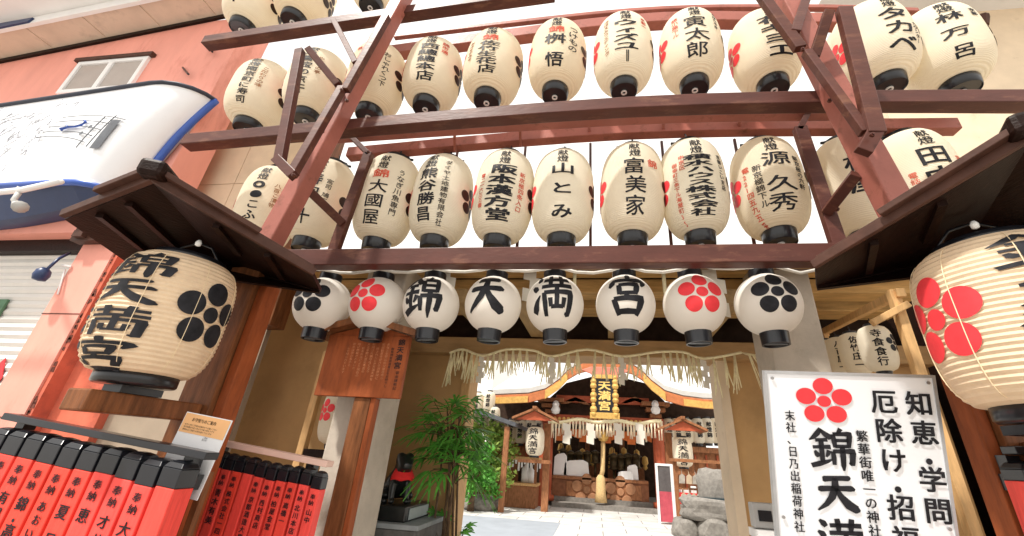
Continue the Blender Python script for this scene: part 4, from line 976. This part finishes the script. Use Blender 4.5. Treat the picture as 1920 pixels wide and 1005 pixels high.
for px, py in ((842, 498), (1001, 500), (1166, 500), (1335, 500)): shide(at(px, py, .235), .10, .36, 4, .26).build('zigzag_paper', SHIDE, r2)
for px in (1078, 1243): 
    p = at(px, 500, .235); MB().tube([p, p+V((0, .0, -.2)), p+V((.01, 0, -.36))], [.016, .014, .01], 6).build('straw_tassel', ROPE, r2, True)

# ================================================================== COURTYARD: MAIN HALL
YH = 13.6
def hx(px, Y=YH): return at(px, 850, Y).x
def hz(py, Y=YH, px=1130): return at(px, py, Y).z
hall = thing('shrine_hall', (hx(1130), YH, 0), 'red lacquered main shrine hall with a curved gold edged roof, seen through the gate', 'shrine hall')
KX = at(1135, 720, 12.4).x
def hp(px, py, Y): 
    p = at(px, py, Y); return p
# platform and interior
MB().box((hx(905), YH+.1, .0), (hx(1350), YH+6, .28)).build('platform', STONE, hall)
MB().box((hx(1040), YH-.5, .0), (hx(1225), YH+.09, .14)).build('step', STONE, hall)
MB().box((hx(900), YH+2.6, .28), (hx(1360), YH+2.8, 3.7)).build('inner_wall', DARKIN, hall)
# side wings with brown timber walls and lattice
for a, b in ((905, 1020), (1245, 1362)):
    MB().box((hx(a), YH+.6, .28), (hx(b), YH+.75, hz(838))).build('wing_wall', HWOOD, hall)
    m = MB(); x = hx(a)
    while x < hx(b): m.box((x, YH+.55, .3), (x+.06, YH+.599, hz(842))); x += .38
    m.build('wing_lattice', VERM, hall)
    MB().box((hx(a), YH+.3, hz(838)), (hx(b), YH+.6, hz(828))).build('wing_beam', HWOOD, hall)
    MB().box((hx(a), YH+.3, hz(806)), (hx(b), YH+.6, hz(796))).build('wing_beam', HWOOD, hall)
for px in (1026, 1236):
    MB().lathe([(.30, .14), (.30, .3), (.2, .32), (.2, hz(800)), (.24, hz(798))], 20, (hx(px), YH, 0)).build('pillar', VERM, hall, True)
for px in (1100, 1172): MB().box((hx(px)-.09, YH+1.6, .28), (hx(px)+.09, YH+1.8, hz(812))).build('inner_pillar', HWOOD, hall)
MB().box((hx(1015), YH-.16, hz(797)), (hx(1247), YH+.16, hz(781))).build('cross_beam', VERM, hall, bevel=.02)
MB().box((hx(1040), YH-.10, hz(757)), (hx(1222), YH+.10, hz(744))).build('upper_beam', VERM, hall, bevel=.02)
m = MB()
for px in (1030, 1233):
    m = MB()
    for k, w_ in enumerate((.2, .34, .5)): m.box((hx(px)-w_, YH-.2-.08*k, hz(781)+.02+k*.2), (hx(px)+w_, YH+.2, hz(781)+.16+k*.2))
    m.build('bracket_set', HWOOD, hall, bevel=.015)
for px in (1042, 1229):     # white carved lion noses
    p = at(px, 765, YH-.5); m = MB(); m.lathe([(.01, -.22), (.13, -.18), (.17, -.05), (.11, .06), (.13, .14), (.08, .24), (.01, .27)], 12, p, False); m.tube([p+V((0, -.05, .12)), p+V((0, -.3, .1))], [.1, .07], 8)
    m.build('carved_nose', WHITE, hall, True)
# curved gable: barge boards following the photographed curve, roof surface running back
YG = 12.3
cl = [(912, 758), (942, 757), (990, 755), (1022, 747), (1048, 729), (1064, 712), (1084, 700), (1108, 694), (1135, 692)]
clr = [(1135, 692), (1162, 695), (1188, 702), (1206, 714), (1222, 731), (1248, 751), (1282, 761), (1320, 766), (1345, 767)]
def ribbon(pts2, wz0, wz1, y0, y1):
    m = MB(); P = [at(px, py, YG) for px, py in pts2]
    F = []
    for a, b in zip(P, P[1:]):
        for k in range(3): F.append(a.lerp(b, k/3))
    F.append(P[-1])
    for a, b in zip(F, F[1:]):
        m.hexa([V((a.x, y0, a.z+wz0)), V((b.x, y0, b.z+wz0)), V((b.x, y1, b.z+wz0)), V((a.x, y1, a.z+wz0)), V((a.x, y0, a.z+wz1)), V((b.x, y0, b.z+wz1)), V((b.x, y1, b.z+wz1)), V((a.x, y1, a.z+wz1))])
    return m
for c_ in (cl, clr):
    ribbon(c_, .0, .30, YG-.05, YG+.1).build('barge_board', mat('barge_orange_brown', (.48, .17, .07), .5, .2), hall)
    n_ = len(c_)
    seg = c_[:3] if c_ is cl else c_[-3:]
    ribbon(seg, .0, .22, YG-.09, YG-.055).build('gold_trim', GOLD, hall)
    seg = c_[3:6] if c_ is cl else c_[-6:-3]
    ribbon(seg, -.03, .26, YG-.09, YG-.055).build('gold_trim', GOLD, hall)
    ribbon(c_, .345, .50, YG-.02, YG+.25).build('roof_edge', ROOFG, hall)
def roofsheet(pts2, dz0, dz1, back):
    m = MB(); P = [at(px, py, YG) for px, py in pts2]
    for a, b in zip(P, P[1:]):
        m.hexa([a+V((0, .26, dz0)), b+V((0, .26, dz0)), b+V((0, back, dz1)), a+V((0, back, dz1)), a+V((0, .26, dz0+.14)), b+V((0, .26, dz0+.14)), b+V((0, back, dz1+.14)), a+V((0, back, dz1+.14))])
    return m
roofsheet(cl, .36, 1.7, 4.6).build('roof', ROOFG, hall); roofsheet(clr, .36, 1.7, 4.6).build('roof', ROOFG, hall)
m = MB()
for px in (1060, 1210):
    p = at(px, 722, YG-.06); m.lathe([(.02, -.03), (.16, -.02), (.19, .03), (.05, .05)], 14, p, False)
m2 = MB(); p = at(1135, 705, YG-.1)
m2.prism([p+V((-.85, 0, .18)), p+V((-.5, 0, .05)), p+V((-.3, 0, -.35)), p+V((0, 0, -.12)), p+V((.3, 0, -.35)), p+V((.5, 0, .05)), p+V((.85, 0, .18)), p+V((.5, 0, .3)), p+V((-.5, 0, .3))], (0, -.08, 0)); m2.build('gable_pendant', mat('pink_red_pendant', (.62, .22, .16), .5), hall, bevel=.02)
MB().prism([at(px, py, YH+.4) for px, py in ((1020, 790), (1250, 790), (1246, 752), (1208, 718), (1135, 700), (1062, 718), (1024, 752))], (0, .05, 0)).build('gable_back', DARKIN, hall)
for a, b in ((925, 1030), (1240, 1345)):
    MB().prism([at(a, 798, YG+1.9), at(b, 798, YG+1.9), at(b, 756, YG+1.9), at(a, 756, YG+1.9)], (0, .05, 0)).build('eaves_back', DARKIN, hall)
for s, xa, xb in ((1, 1060, 1098), (-1, 1210, 1172)):      # frog-leg struts under the gable
    p = at((xa+xb)/2, 752, YH-.1); m = MB(); m.prism([p+V((-.55, 0, -.12)), p+V((-.35, 0, .02)), p+V((0, 0, .16)), p+V((.35, 0, .02)), p+V((.55, 0, -.12)), p+V((.3, 0, -.1)), p+V((0, 0, 0)), p+V((-.3, 0, -.1))], (0, .06, 0)); m.build('frog_leg_strut', HWOOD, hall, bevel=.01)
# plaque
qa, qb = at(1113, 776, 12.1), at(1153, 708, 12.1)
pq_ = thing('name_plaque', ((qa.x+qb.x)/2, 12.1, qa.z), 'gold framed black plaque with gold characters hung under the hall gable', 'plaque')
MB().box((qa.x+.06, 12.1, qa.z+.06), (qb.x-.06, 12.16, qb.z-.06)).build('panel', BLACK, pq_)
m = MB(); W2, H2 = qb.x-qa.x, qb.z-qa.z
for k in range(9):
    t = k/8; z = qa.z+H2*t; rr = .10+.03*sin(k*2.2)
    for x in (qa.x, qb.x): m.lathe([(.01, -rr*1.1), (rr*.8, -rr*.6), (rr, 0), (rr*.8, rr*.6), (.01, rr*1.1)], 10, (x, 12.08, z), False)
m.box((qa.x-.12, 12.03, qa.z-.14), (qb.x+.12, 12.12, qa.z+.05)); m.box((qa.x-.05, 12.03, qb.z-.05), (qb.x+.05, 12.12, qb.z+.08))
m.build('gilt_frame', GOLD, pq_)
fm = on_plane(((qa.x+qb.x)/2, 12.1, qb.z), (1, 0, 0), (0, 0, 1), (0, -1, 0), .012); m = MB(); column(m, '天満宮', 0, -.10, .44, (H2-.2)/3.15, fm, .03, 1.03, nx=1, ny=1); m.build('lettering', mat('gold_paint', (.80, .55, .18), .5), pq_)
# hall rope with fringe
hr = thing('straw_rope', (hx(1135), YH-.6, hz(800)), 'straw rope with dense white fringe under the hall cross beam', 'rope')
rp_ = [at(1030+k*10.5, 789 + 3*sin(k*.9) + (3 if k > 10 else 0), YH-.55) for k in range(21)]
MB().tube(rp_, .06, 8).build('rope', ROPE, hr, True)
rnd = random.Random(8); FR = mat('pale_fringe', (.80, .68, .50), .8, .15)
for k in range(34):
    i = k/33*20; a = rp_[int(min(19, i))].lerp(rp_[int(min(19, i))+1], i-int(min(19, i))); L_ = rnd.uniform(.42, .62)*(1.25 if k < 3 or k > 30 else 1)
    m = MB()
    for q in range(3): m.tube([a+V((.02*q-.02, 0, 0)), a+V((rnd.uniform(-.05, .05), -.02, -L_))], [.03, .012], 5)
    m.build('straw_tassel', FR, hr, True)
for px in (1064, 1108, 1160, 1200): shide(at(px, 793, YH-.68), .26, .62, 3, .1).build('zigzag_paper', SHIDE, hr)
m = MB()                                           # scalloped orange curtain
for k in range(12):
    xa = hx(1040)+(hx(1226)-hx(1040))*k/12; wd = (hx(1226)-hx(1040))/12
    m.hexa([(xa, YH+.35, hz(830)+.1*((k*7) % 3)), (xa+wd*.97, YH+.3, hz(830)+.1*((k*5) % 3)), (xa+wd*.97, YH+.32, hz(830)+.1*((k*5) % 3)), (xa, YH+.37, hz(830)+.1*((k*7) % 3)), (xa, YH+.35, hz(806)), (xa+wd*.97, YH+.3, hz(806)), (xa+wd*.97, YH+.32, hz(806)), (xa, YH+.37, hz(806))])
tag(m.build('curtain', CLOTH), 'short orange curtain hanging across the hall front below the fringe', 'curtain')
br_ = thing('bell_rope', (hx(1131), YH-.2, .9), 'thick tan bell rope hanging in front of the hall offering counter', 'rope')
px = 1131; zt_ = hz(826); zb_ = hz(942)
MB().tube([V((hx(px), YH-.3, zt_)), V((hx(px)-.03, YH-.3, (zt_+zb_)/2)), V((hx(px)-.1, YH-.3, zb_+.75))], .08, 10).build('rope', STRAWB, br_, True)
MB().lathe([(.08, .85), (.15, .75), (.17, .3), (.21, .02), (.0, .0)], 14, (hx(px)-.1, YH-.3, zb_)).build('tassel', STRAWB, br_, True)
MB().lathe([(.02, .3), (.16, .2), (.2, 0), (.14, -.12), (.02, -.16)], 16, (hx(px), YH-.3, zt_+.1), False).build('bell', GOLD, br_, True)
rnd = random.Random(21)
for px in (1052, 1068, 1084, 1100, 1116, 1152, 1166, 1180, 1196):     # hanging bronze lamps
    zt2 = hz(826); p = V((hx(px), YH+.8, zt2)); m = MB(); s = rnd.uniform(.8, 1.15)
    m.tube([p, p+V((0, 0, -.35*s))], .012, 5); m.lathe([(.02, -.35*s), (.24*s, -.47*s), (.14*s, -.5*s), (.13*s, -.8*s), (.2*s, -.86*s), (.05, -.9*s)], 8, p)
    m.tube([p+V((0, 0, -.9*s)), p+V((0, 0, -1.5*s))], [.05, .03], 6)
    tag(m.build('hanging_lamp', mat('dark_bronze_lamp', (.07, .05, .025), .35, .4, metal=.5), None, True), 'dark bronze lamp hanging inside the hall behind the bell rope', 'lamp', 'bronze lamps inside the hall')
# offering counter
oc = thing('offering_counter', (hx(1125), YH+.35, .28), 'brown timber offering counter with carved plum blossom panels at the hall front', 'counter')
zc = hz(897)
MB().box((hx(1036), YH+.12, zc-.1), (hx(1214), YH+.9, zc)).build('top', HWOOD, oc, bevel=.02)
MB().box((hx(1036), YH+.2, .28), (hx(1214), YH+.85, zc-.1)).build('body', mat('counter_brown', (.24, .10, .05), .5, .3, 6), oc)
for px in (1100, 1162):
    MB().box((hx(px)-.72, YH+.16, .3), (hx(px)+.72, YH+.199, zc-.16)).build('panel', HWOOD, oc, bevel=.01)
    m = MB(); zc2 = (.3+zc-.16)/2; fm = on_plane((hx(px), YH+.16, zc2), (1, 0, 0), (0, 0, 1), (0, -1, 0), 0)
    for k in range(6):
        a = pi/2+2*pi*k/5; u, v = (.0, 0) if k == 5 else (.36*cos(a), .33*sin(a)); r = .12 if k == 5 else .18
        pr = [(u+r*cos(2*pi*j/16), v+r*sin(2*pi*j/16)) for j in range(16)]
        m.prism([fm(*q) for q in pr], (0, -.04, 0))
    m.build('plum_carving', mat('carved_rim_brown', (.38, .19, .10), .5, .2), oc, bevel=.012)
for px, w_, h_, lb in ((1050, .5, .75, 'white wrapped offering standing at the left end of the hall counter'), (1080, .95, .55, 'wide white offering box on the hall counter'), (1186, .4, .5, 'white offering jar on the right part of the hall counter'), (1172, .55, .28, 'low white tray at the front of the hall counter')):
    x = hx(px); m = MB(); y0 = YH+.3 if px != 1172 else YH+.14
    m.prism([(x-w_/2, y0, zc+.003), (x+w_/2, y0, zc+.003), (x+w_/2*.9, y0, zc+h_*.85), (x+w_/4, y0, zc+h_), (x-w_/4, y0, zc+h_*.92), (x-w_/2*.9, y0, zc+h_*.8)], (0, .16, 0))
    tag(m.build('offering', WHITE, None, bevel=.02), lb, 'offering', 'white offerings on the hall counter')
al = thing('altar_stand', (hx(1150), YH+2.0, .28), 'small gilt altar stand in the dark hall interior, right of the bell rope', 'altar')
MB().box((hx(1142), YH+1.9, .28), (hx(1166), YH+2.3, hz(880))).build('base', HWOOD, al)
m = MB()
for k in range(4): m.box((hx(1143+k), YH+1.95, hz(880)+.003+k*.16), (hx(1165-k), YH+2.25, hz(880)+.12+k*.16))
m.build('tier', GOLD, al)

# rows of small lanterns on the wings
rnd = random.Random(4)
def row_proto(q):
    t = thing('hall_lantern', q, '', 'lantern')
    pr = shade_profile(.26, .12, .08, .92, 14, 3.2)
    MB().lathe(pr, 18, cap=False).build('paper_shade', PAPER, t, True, local=True)
    MB().lathe([(0, 0), (.12, 0), (.125, .1), (.1, .1)], 14, cap=False).build('bottom_cap', BLACK, t, True, local=True)
    MB().lathe([(.1, .9), (.125, .9), (.125, .97), (0, .97)], 14, cap=False).build('top_cap', BLACK, t, True, local=True)
    m = MB(); f = on_lathe(pr, .26, .01); column(m, '献燈錦', 0, .80, .18, .17, f, .03, 1.06, nx=3, ny=2); m.build('lettering', INK, t, local=True)
    return t
fp_ = None
def nthword(i): return ('first', 'second', 'third', 'fourth', 'fifth', 'sixth')[i]
for side, seq, yy in (('left', (922, 938, 957, 975, 992, 1010), YH+.25), ('right', (1256, 1272, 1290, 1312, 1330, 1346), YH+.25)):
    for i, px in enumerate(seq):
        q = at(px, 836, yy)
        if fp_ is None: fp_ = row_proto(q); t = fp_
        else: t = copy_tree(fp_); t.location = q
        t['label'] = f'small cream lantern on the hall\'s {side} wing, {nthword(i)} from the left'; t['group'] = 'small lanterns along the hall wings'
for i, (px, py) in enumerate(((886, 806), (905, 812), (924, 806), (893, 778), (915, 776))):
    t = copy_tree(fp_); t.location = at(px, py, 11.9); t.scale = (.8, .8, .8); t['label'] = f'small cream lantern under the side house eaves, {nthword(i)} from the left' if i < 3 else ('small cream lantern in the upper pair above the side house eaves, ' + ('left one' if i == 3 else 'right one')); t['group'] = 'small lanterns by the side house'
rnd = random.Random(31); m = MB()
for k in range(26):                                # gilt fittings nailed along the beams
    px = 1022+k*8.6; m.lathe([(.0, .0), (.07, .0), (.05, .03), (0, .04)], 8, (0, 0, 0), False)
    for v in m.v[-32:]: v.x, v.y, v.z = hx(px)+v.x, YH-.165-v.z, hz(789)+v.y
m.build('gilt_fitting', GOLD, hall)
for px in (1046, 1062, 1090, 1110, 1150, 1174, 1200, 1216):
    p = V((hx(px), YH+1.3, hz(832)-rnd.uniform(0, .4))); MB().lathe([(.01, 0), (.10, -.06), (.13, -.25), (.06, -.34), (.09, -.42), (.01, -.5)], 8, p, False).build('gilt_ornament', GOLD, hall, True)
for px, w_ in ((1052, .5), (1112, .62), (1176, .7), (1206, .4)):
    x_ = hx(px); MB().box((x_-w_/2, YH+1.9, .28), (x_+w_/2, YH+2.2, hz(878)+.2*w_)).build('cabinet', HWOOD, hall, bevel=.02)
# two roofed standing lanterns before the hall
def roofed(px, py0, Y, label, flip):
    x = at(px, py0, Y).x; z0_ = at(px, 845 if not flip else 866, Y).z
    t = thing('standing_lantern', (x, Y, 0), label, 'standing lantern', 'roofed lanterns before the hall')
    ps = .34*(1 if not flip else -1)
    MB().box((x+ps-.1, Y+.3, 0), (x+ps+.1, Y+.5, z0_+.83)).build('post', HWOOD, t)
    zt2 = z0_+.86; m = MB()
    for s in (-1, 1):
        p4 = [V((x, Y-.5, zt2+.30)), V((x+s*.70, Y-.5, zt2)), V((x+s*.70, Y+.6, zt2)), V((x, Y+.6, zt2+.30))]
        if s < 0: p4 = p4[::-1]
        m.hexa(p4+[p+V((0, 0, .07)) for p in p4])
    m.build('roof', HWOOD, t); MB().bar((x, Y-.55, zt2+.37), (x, Y+.62, zt2+.37), .12, .08).build('ridge', HWOOD, t)
    MB().prism([(x-.58, Y-.42, zt2-.0), (x+.58, Y-.42, zt2), (x, Y-.42, zt2+.27)], (0, .05, 0)).build('gable_board', VERM, t)
    MB().box((x-.5, Y-.1, z0_-.35), (x+.5, Y+.4, z0_-.25)).build('arm', HWOOD, t)
    ln = thing('paper_lantern', (x, Y, z0_-.2), ('cream paper lantern with red and black characters hung in the left standing lantern roof' if not flip else 'cream paper lantern hung in the right standing lantern roof, before grey clutter'), 'lantern', 'cream lanterns in the standing roofs')
    ln.scale = (.74, .74, .74); pr = shade_profile(.40, .2, .08, 1.2, 20, 3.4); MB().lathe(pr, 24, cap=False).build('paper_shade', PAPER, ln, True, local=True)
    MB().lathe([(0, 0), (.2, 0), (.2, .1), (.1, .1)], 16, cap=False).build('bottom_cap', BLACK, ln, True, local=True)
    MB().lathe([(.1, 1.18), (.2, 1.18), (.2, 1.26), (0, 1.26)], 16, cap=False).build('top_cap', BLACK, ln, True, local=True)
    m = MB(); column(m, '錦天満宮', -.05, 1.14, .42, .24, on_lathe(pr, .40, .012), .03, 1.05, brush=True, nx=4, ny=3); m.build('lettering', INK, ln, local=True)
roofed(1003, 830, 11.2, 'small roofed standing lantern before the left pillar of the hall', False)
roofed(1280, 850, 11.6, 'small roofed standing lantern before the right wing of the hall', True)

# amulet stall on the left, red leaf of the hall door, storage, counters on the right
st = thing('amulet_stall', (at(965, 930, 12).x, 12, 0), 'brown timber stall cabinet with white bottles on its shelf, left of the hall pillar', 'stall')
xa, xb = at(938, 930, 12).x, at(1004, 930, 12).x; za = at(970, 862, 12).z
MB().box((xa, 12, .0), (xb, 12.8, .62)).build('lower_cabinet', HWOOD, st, bevel=.02)
MB().box((xa-.04, 11.96, .62), (xb+.04, 12.84, .70)).build('counter', LWOOD, st, bevel=.01)
MB().box((xa, 12.72, .70), (xb, 12.8, za)).build('back', DARKIN, st)
for x in (xa, xb-.08): MB().box((x, 12.0, .70), (x+.08, 12.08, za)).build('post', HWOOD, st)
MB().box((xa-.06, 11.95, za), (xb+.06, 12.85, za+.1)).build('roof_board', LWOOD, st)
m = MB()
for k in range(12): m.box((xa+.1+k*.1, 12.02, za-.02-.3*((k*5) % 3+1)/3), (xa+.16+k*.1, 12.05, za-.001))
m.build('hanging_tags', WHITE, st)
for px, h_, r_ in ((949, .5, .09), (985, .62, .14), (995, .55, .12)):
    x = at(px, 900, 12.3).x; tag(MB().lathe([(.0, .703), (r_, .703), (r_, .70+h_*.65), (r_*.4, .70+h_*.8), (r_*.4, .70+h_), (0, .70+h_)], 14, (x, 12.3, 0)).build('bottle', WHITE, None, True), {949: 'white sake bottle at the left end of the amulet stall', 985: 'stout white jar on the amulet stall counter', 995: 'white jar at the right end of the amulet stall counter'}[px], 'bottle', 'white vessels on the amulet stall')
rs = thing('red_screen', (hx(1020), 12.9, 0), 'brown red timber screen wall beside the left hall pillar', 'screen')
MB().box((hx(1006), 12.9, 0), (hx(1030), 13.0, hz(845))).build('panel', VERM, rs, bevel=.02)
MB().box((hx(1006)-.06, 12.86, hz(845)), (hx(1030)+.06, 13.04, hz(845)+.1)).build('cap', HWOOD, rs)
fb = thing('plank_fence', (at(910, 930, 12.6).x, 12.6, 0), 'low brown plank fence behind the pruned shrub, left of the amulet stall', 'fence')
for k in range(9):
    x = at(885, 930, 12.6).x+k*.17; MB().box((x, 12.6, 0), (x+.155, 12.64, 1.45+.02*(k % 3))).build('plank', HWOOD, fb)
MB().box((at(885, 930, 12.6).x-.05, 12.56, 1.1), (at(885, 930, 12.6).x+1.6, 12.599, 1.2)).build('rail', HWOOD, fb)
# side house with dark tiled roof
sh = thing('side_house', (-3.2, 11.5, 0), 'low side house with a sloping dark roof left of the hall', 'house')
pa, pb = at(872, 768, 10.5), at(966, 800, 10.5)
m = MB(); m.hexa([pa+V((-1.5, 0, .45)), pb, pb+V((0, 4, 0)), pa+V((-1.5, 4, .45)), pa+V((-1.5, 0, .58)), pb+V((0, 0, .12)), pb+V((0, 4, .12)), pa+V((-1.5, 4, .58))]); m.build('roof', TILE, sh)
MB().box((-6, 12.0, 0), (at(890, 850, 12).x, 12.2, pb.z+.2)).build('wall', mat('pale_side_wall', (.66, .58, .47), .8, .15), sh)
MB().box((pb.x-.35, 10.6, 0), (pb.x-.2, 10.75, pb.z)).build('post', HWOOD, sh)
# shelf of small lanterns under the side roof
# plants in the courtyard
def bush(name, c, r, n, m, label, cat, trunk=None, seed=1, leaf=.09):
    rnd = random.Random(seed); t = thing(name, (c[0], c[1], 0), label, cat); mb = MB()
    cl_ = [V((rnd.gauss(0, .5)*r[0], rnd.gauss(0, .5)*r[1], rnd.uniform(-.8, .8)*r[2])) for _ in range(26)]
    for k in range(n):
        p = V(c)+rnd.choice(cl_)+V((rnd.gauss(0, .17)*r[0], rnd.gauss(0, .17)*r[1], rnd.gauss(0, .15)*r[2]))
        a = V((rnd.gauss(0, 1), rnd.gauss(0, 1), rnd.gauss(0, 1))).normalized(); b = a.cross(V((rnd.gauss(0, 1), rnd.gauss(0, 1), rnd.gauss(0, 1)))).normalized(); s = leaf*rnd.uniform(.6, 1.3)
        mb.add([p-a*s, p+b*s*.45, p+a*s, p-b*s*.45], [(0, 1, 2, 3)])
    mb.build('foliage', m, t)
    tk = MB(); zb2 = c[2]
    for k in range(5):
        e = V(c)+rnd.choice(cl_)*.7; tk.tube([V((c[0]+rnd.uniform(-.06, .06), c[1]+.05, 0)), V((c[0], c[1], zb2*.5))+V((rnd.uniform(-.1, .1), 0, 0)), e], [.07, .05, .015], 6)
    tk.build('trunk', BARK, t, True); return t
q = at(905, 845, 11.4); bush('shrub', (q.x, 11.4, q.z), (.75, .6, .95), 3600, LEAF2, 'sunlit yellow green shrub left of the hall, behind the lady palm', 'shrub', seed=2, leaf=.085)
q = at(888, 880, 10.3); bush('shrub', (q.x, 10.3, q.z), (.5, .4, .7), 1500, LEAF, 'dark stemmed shrub at the left edge of the courtyard, beside the gate jamb', 'shrub', seed=5, leaf=.08)
for px, s, lb in ((905, .42, 'grey boulder under the sunlit shrub'), (885, .34, 'smaller boulder beside the left gate jamb')):
    rnd = random.Random(px); q = at(px, 938, 10.9); bm = bmesh.new(); bmesh.ops.create_icosphere(bm, subdivisions=3, radius=s)
    for v in bm.verts: v.co = V((v.co.x*1.3, v.co.y, v.co.z*.6))*(1+.18*sin(v.co.x*9+px)*cos(v.co.z*11+v.co.y*7))
    me = bpy.data.meshes.new('boulder'); bm.to_mesh(me); bm.free(); me.materials.append(STONE); o = bpy.data.objects.new('boulder', me); col.objects.link(o); o.location = (q.x, 10.9, s*.35); tag(o, lb, 'boulder')
# right side of the courtyard
wbz = thing('water_basin', (at(1315, 985, 8.8).x, 8.8, 0), 'rough grey stone water basin in front of the right wing, by the gate jamb', 'water basin')
x = at(1318, 985, 8.8).x
rnd = random.Random(17)
def rock(cx_, cy_, cz_, rx, ry, rz, sd):
    bm = bmesh.new(); bmesh.ops.create_icosphere(bm, subdivisions=3, radius=1); r = random.Random(sd); f = [r.uniform(2, 5) for _ in range(6)]
    for v in bm.verts:
        k = 1+.10*sin(v.co.x*f[0]+f[1])*cos(v.co.y*f[2])+.08*sin(v.co.z*f[3]+v.co.x*f[4]); v.co = V((max(-.85, min(.85, v.co.x))*rx, max(-.8, min(.8, v.co.y))*ry, max(-.75, min(.75, v.co.z))*rz))*k
    mb = MB(); mb.add([v.co+V((cx_, cy_, cz_)) for v in bm.verts], [tuple(v.index for v in f_.verts) for f_ in bm.faces]); bm.free(); return mb
for k, (dx, dy, rx, rz_) in enumerate(((-.35, .1, .34, .26), (.25, -.05, .42, .3), (.85, .05, .40, .28))):
    rock(x+dx, 8.95+dy, rz_*.6, rx, .4, rz_, k).build('base_stone', STONE, wbz)
rock(x+.75, 9.5, .75, .75, .5, .85, 12).build('back_stone', STONE, wbz)
rock(x+.3, 8.95, .60, .85, .42, .30, 9).build('basin', STONE, wbz)
MB().box((x-.2, 8.78, .80), (x+.8, 9.12, .84)).build('water', mat('basin_water', (.05, .07, .08), .05, .1, spec=.8), wbz)
rk2 = thing('prayer_rack', (at(1310, 900, 10.2).x, 10.2, 0), 'weathered timber rack crowded with small wooden prayer tablets, right of the hall', 'rack')
xa, xb = at(1268, 900, 10.2).x, at(1352, 900, 10.2).x; zt3 = at(1310, 868, 10.2).z
for xx in (xa, (xa+xb)/2, xb): MB().box((xx-.05, 10.2, 0), (xx+.05, 10.3, zt3)).build('post', HWOOD, rk2)
for zz in (.9, 1.35, 1.8): 
    if zz < zt3: MB().box((xa, 10.21, zz), (xb, 10.26, zz+.05)).build('bar', HWOOD, rk2)
MB().box((xa-.1, 10.05, zt3), (xb+.1, 10.45, zt3+.08)).build('top_board', HWOOD, rk2)
TBL = [mat('tablet_pale', (.55, .43, .30), .7, .2), mat('tablet_grey', (.40, .36, .31), .7, .3)]
k2 = 0
for zz in (.9, 1.35, 1.8):
    if zz > zt3: continue
    xx = xa+.08
    while xx < xb-.15:
        w_ = rnd.uniform(.12, .17); y = 10.17-rnd.uniform(0, .05); m = MB(); sk = rnd.uniform(-.02, .02)
        m.prism([(xx+sk, y, zz-.30), (xx+w_+sk, y, zz-.30), (xx+w_, y, zz-.12), (xx+w_/2, y, zz-.06), (xx, y, zz-.12)], (0, .012, 0)); m.tube([(xx+w_/2, y+.006, zz-.08), (xx+w_/2, 10.205, zz+.03)], .006, 4)
        m.build('prayer_tablet', TBL[k2 % 2], rk2); k2 += 1; xx += w_*rnd.uniform(.85, 1.2)
bs = thing('bulletin_stand', (at(1248, 960, 10.8).x, 10.8, 0), 'narrow white framed stand with red lower panel, right of the red pillar', 'stand')
xa, xb = at(1238, 960, 10.8).x, at(1262, 960, 10.8).x; z0_, z1_, z2_ = .06, at(1250, 922, 10.8).z, at(1250, 874, 10.8).z
MB().box((xa, 10.8, z0_), (xb, 10.86, z1_)).build('lower_panel', mat('pink_red_panel', (.50, .09, .12), .45), bs)
MB().box((xa, 10.8, z1_+.002), (xb, 10.86, z2_)).build('upper_panel', mat('dark_grey_panel', (.12, .11, .11), .25), bs)
m = MB()
for a, b in (((xa-.06, 10.78, 0), (xa, 10.88, z2_+.06)), ((xb, 10.78, 0), (xb+.08, 10.88, z2_+.06)), ((xa, 10.78, z2_), (xb, 10.88, z2_+.06))): m.box(a, b)
m.build('frame', WHITE, bs)
rd = thing('display_table', (at(1300, 930, 11.2).x, 11.2, 0), 'low display table with a red cloth and small white packets, below the right standing lantern', 'table')
xa, xb = at(1266, 930, 11).x, at(1312, 930, 11).x
MB().box((xa, 11.0, .72), (xb, 11.5, .78)).build('tabletop', HWOOD, rd)
MB().box((xa-.01, 10.98, .50), (xb+.01, 10.995, .79)).build('red_cloth', RED, rd)
for xx in (xa+.04, xb-.1): MB().box((xx, 11.1, 0), (xx+.06, 11.4, .72)).build('leg', HWOOD, rd)
for k in range(5):
    xx = xa+.08+k*.2; MB().box((xx, 11.05, .782), (xx+.13, 11.2, .86+.05*(k % 3))).build('packet', WHITE, rd, bevel=.01)
# tall pale building behind the hall, under the white sky
hb = thing('rear_building', (3, 24, 0), 'pale office building behind the shrine hall roof', 'building')
MB().box((at(872, 700, 24).x-4, 24, 0), (at(925, 700, 24).x, 32, at(900, 650, 24).z)).build('wall', mat('pale_rear_wall', (.80, .78, .74), .7, .05), hb)

bpy.data.objects.remove(_fo)
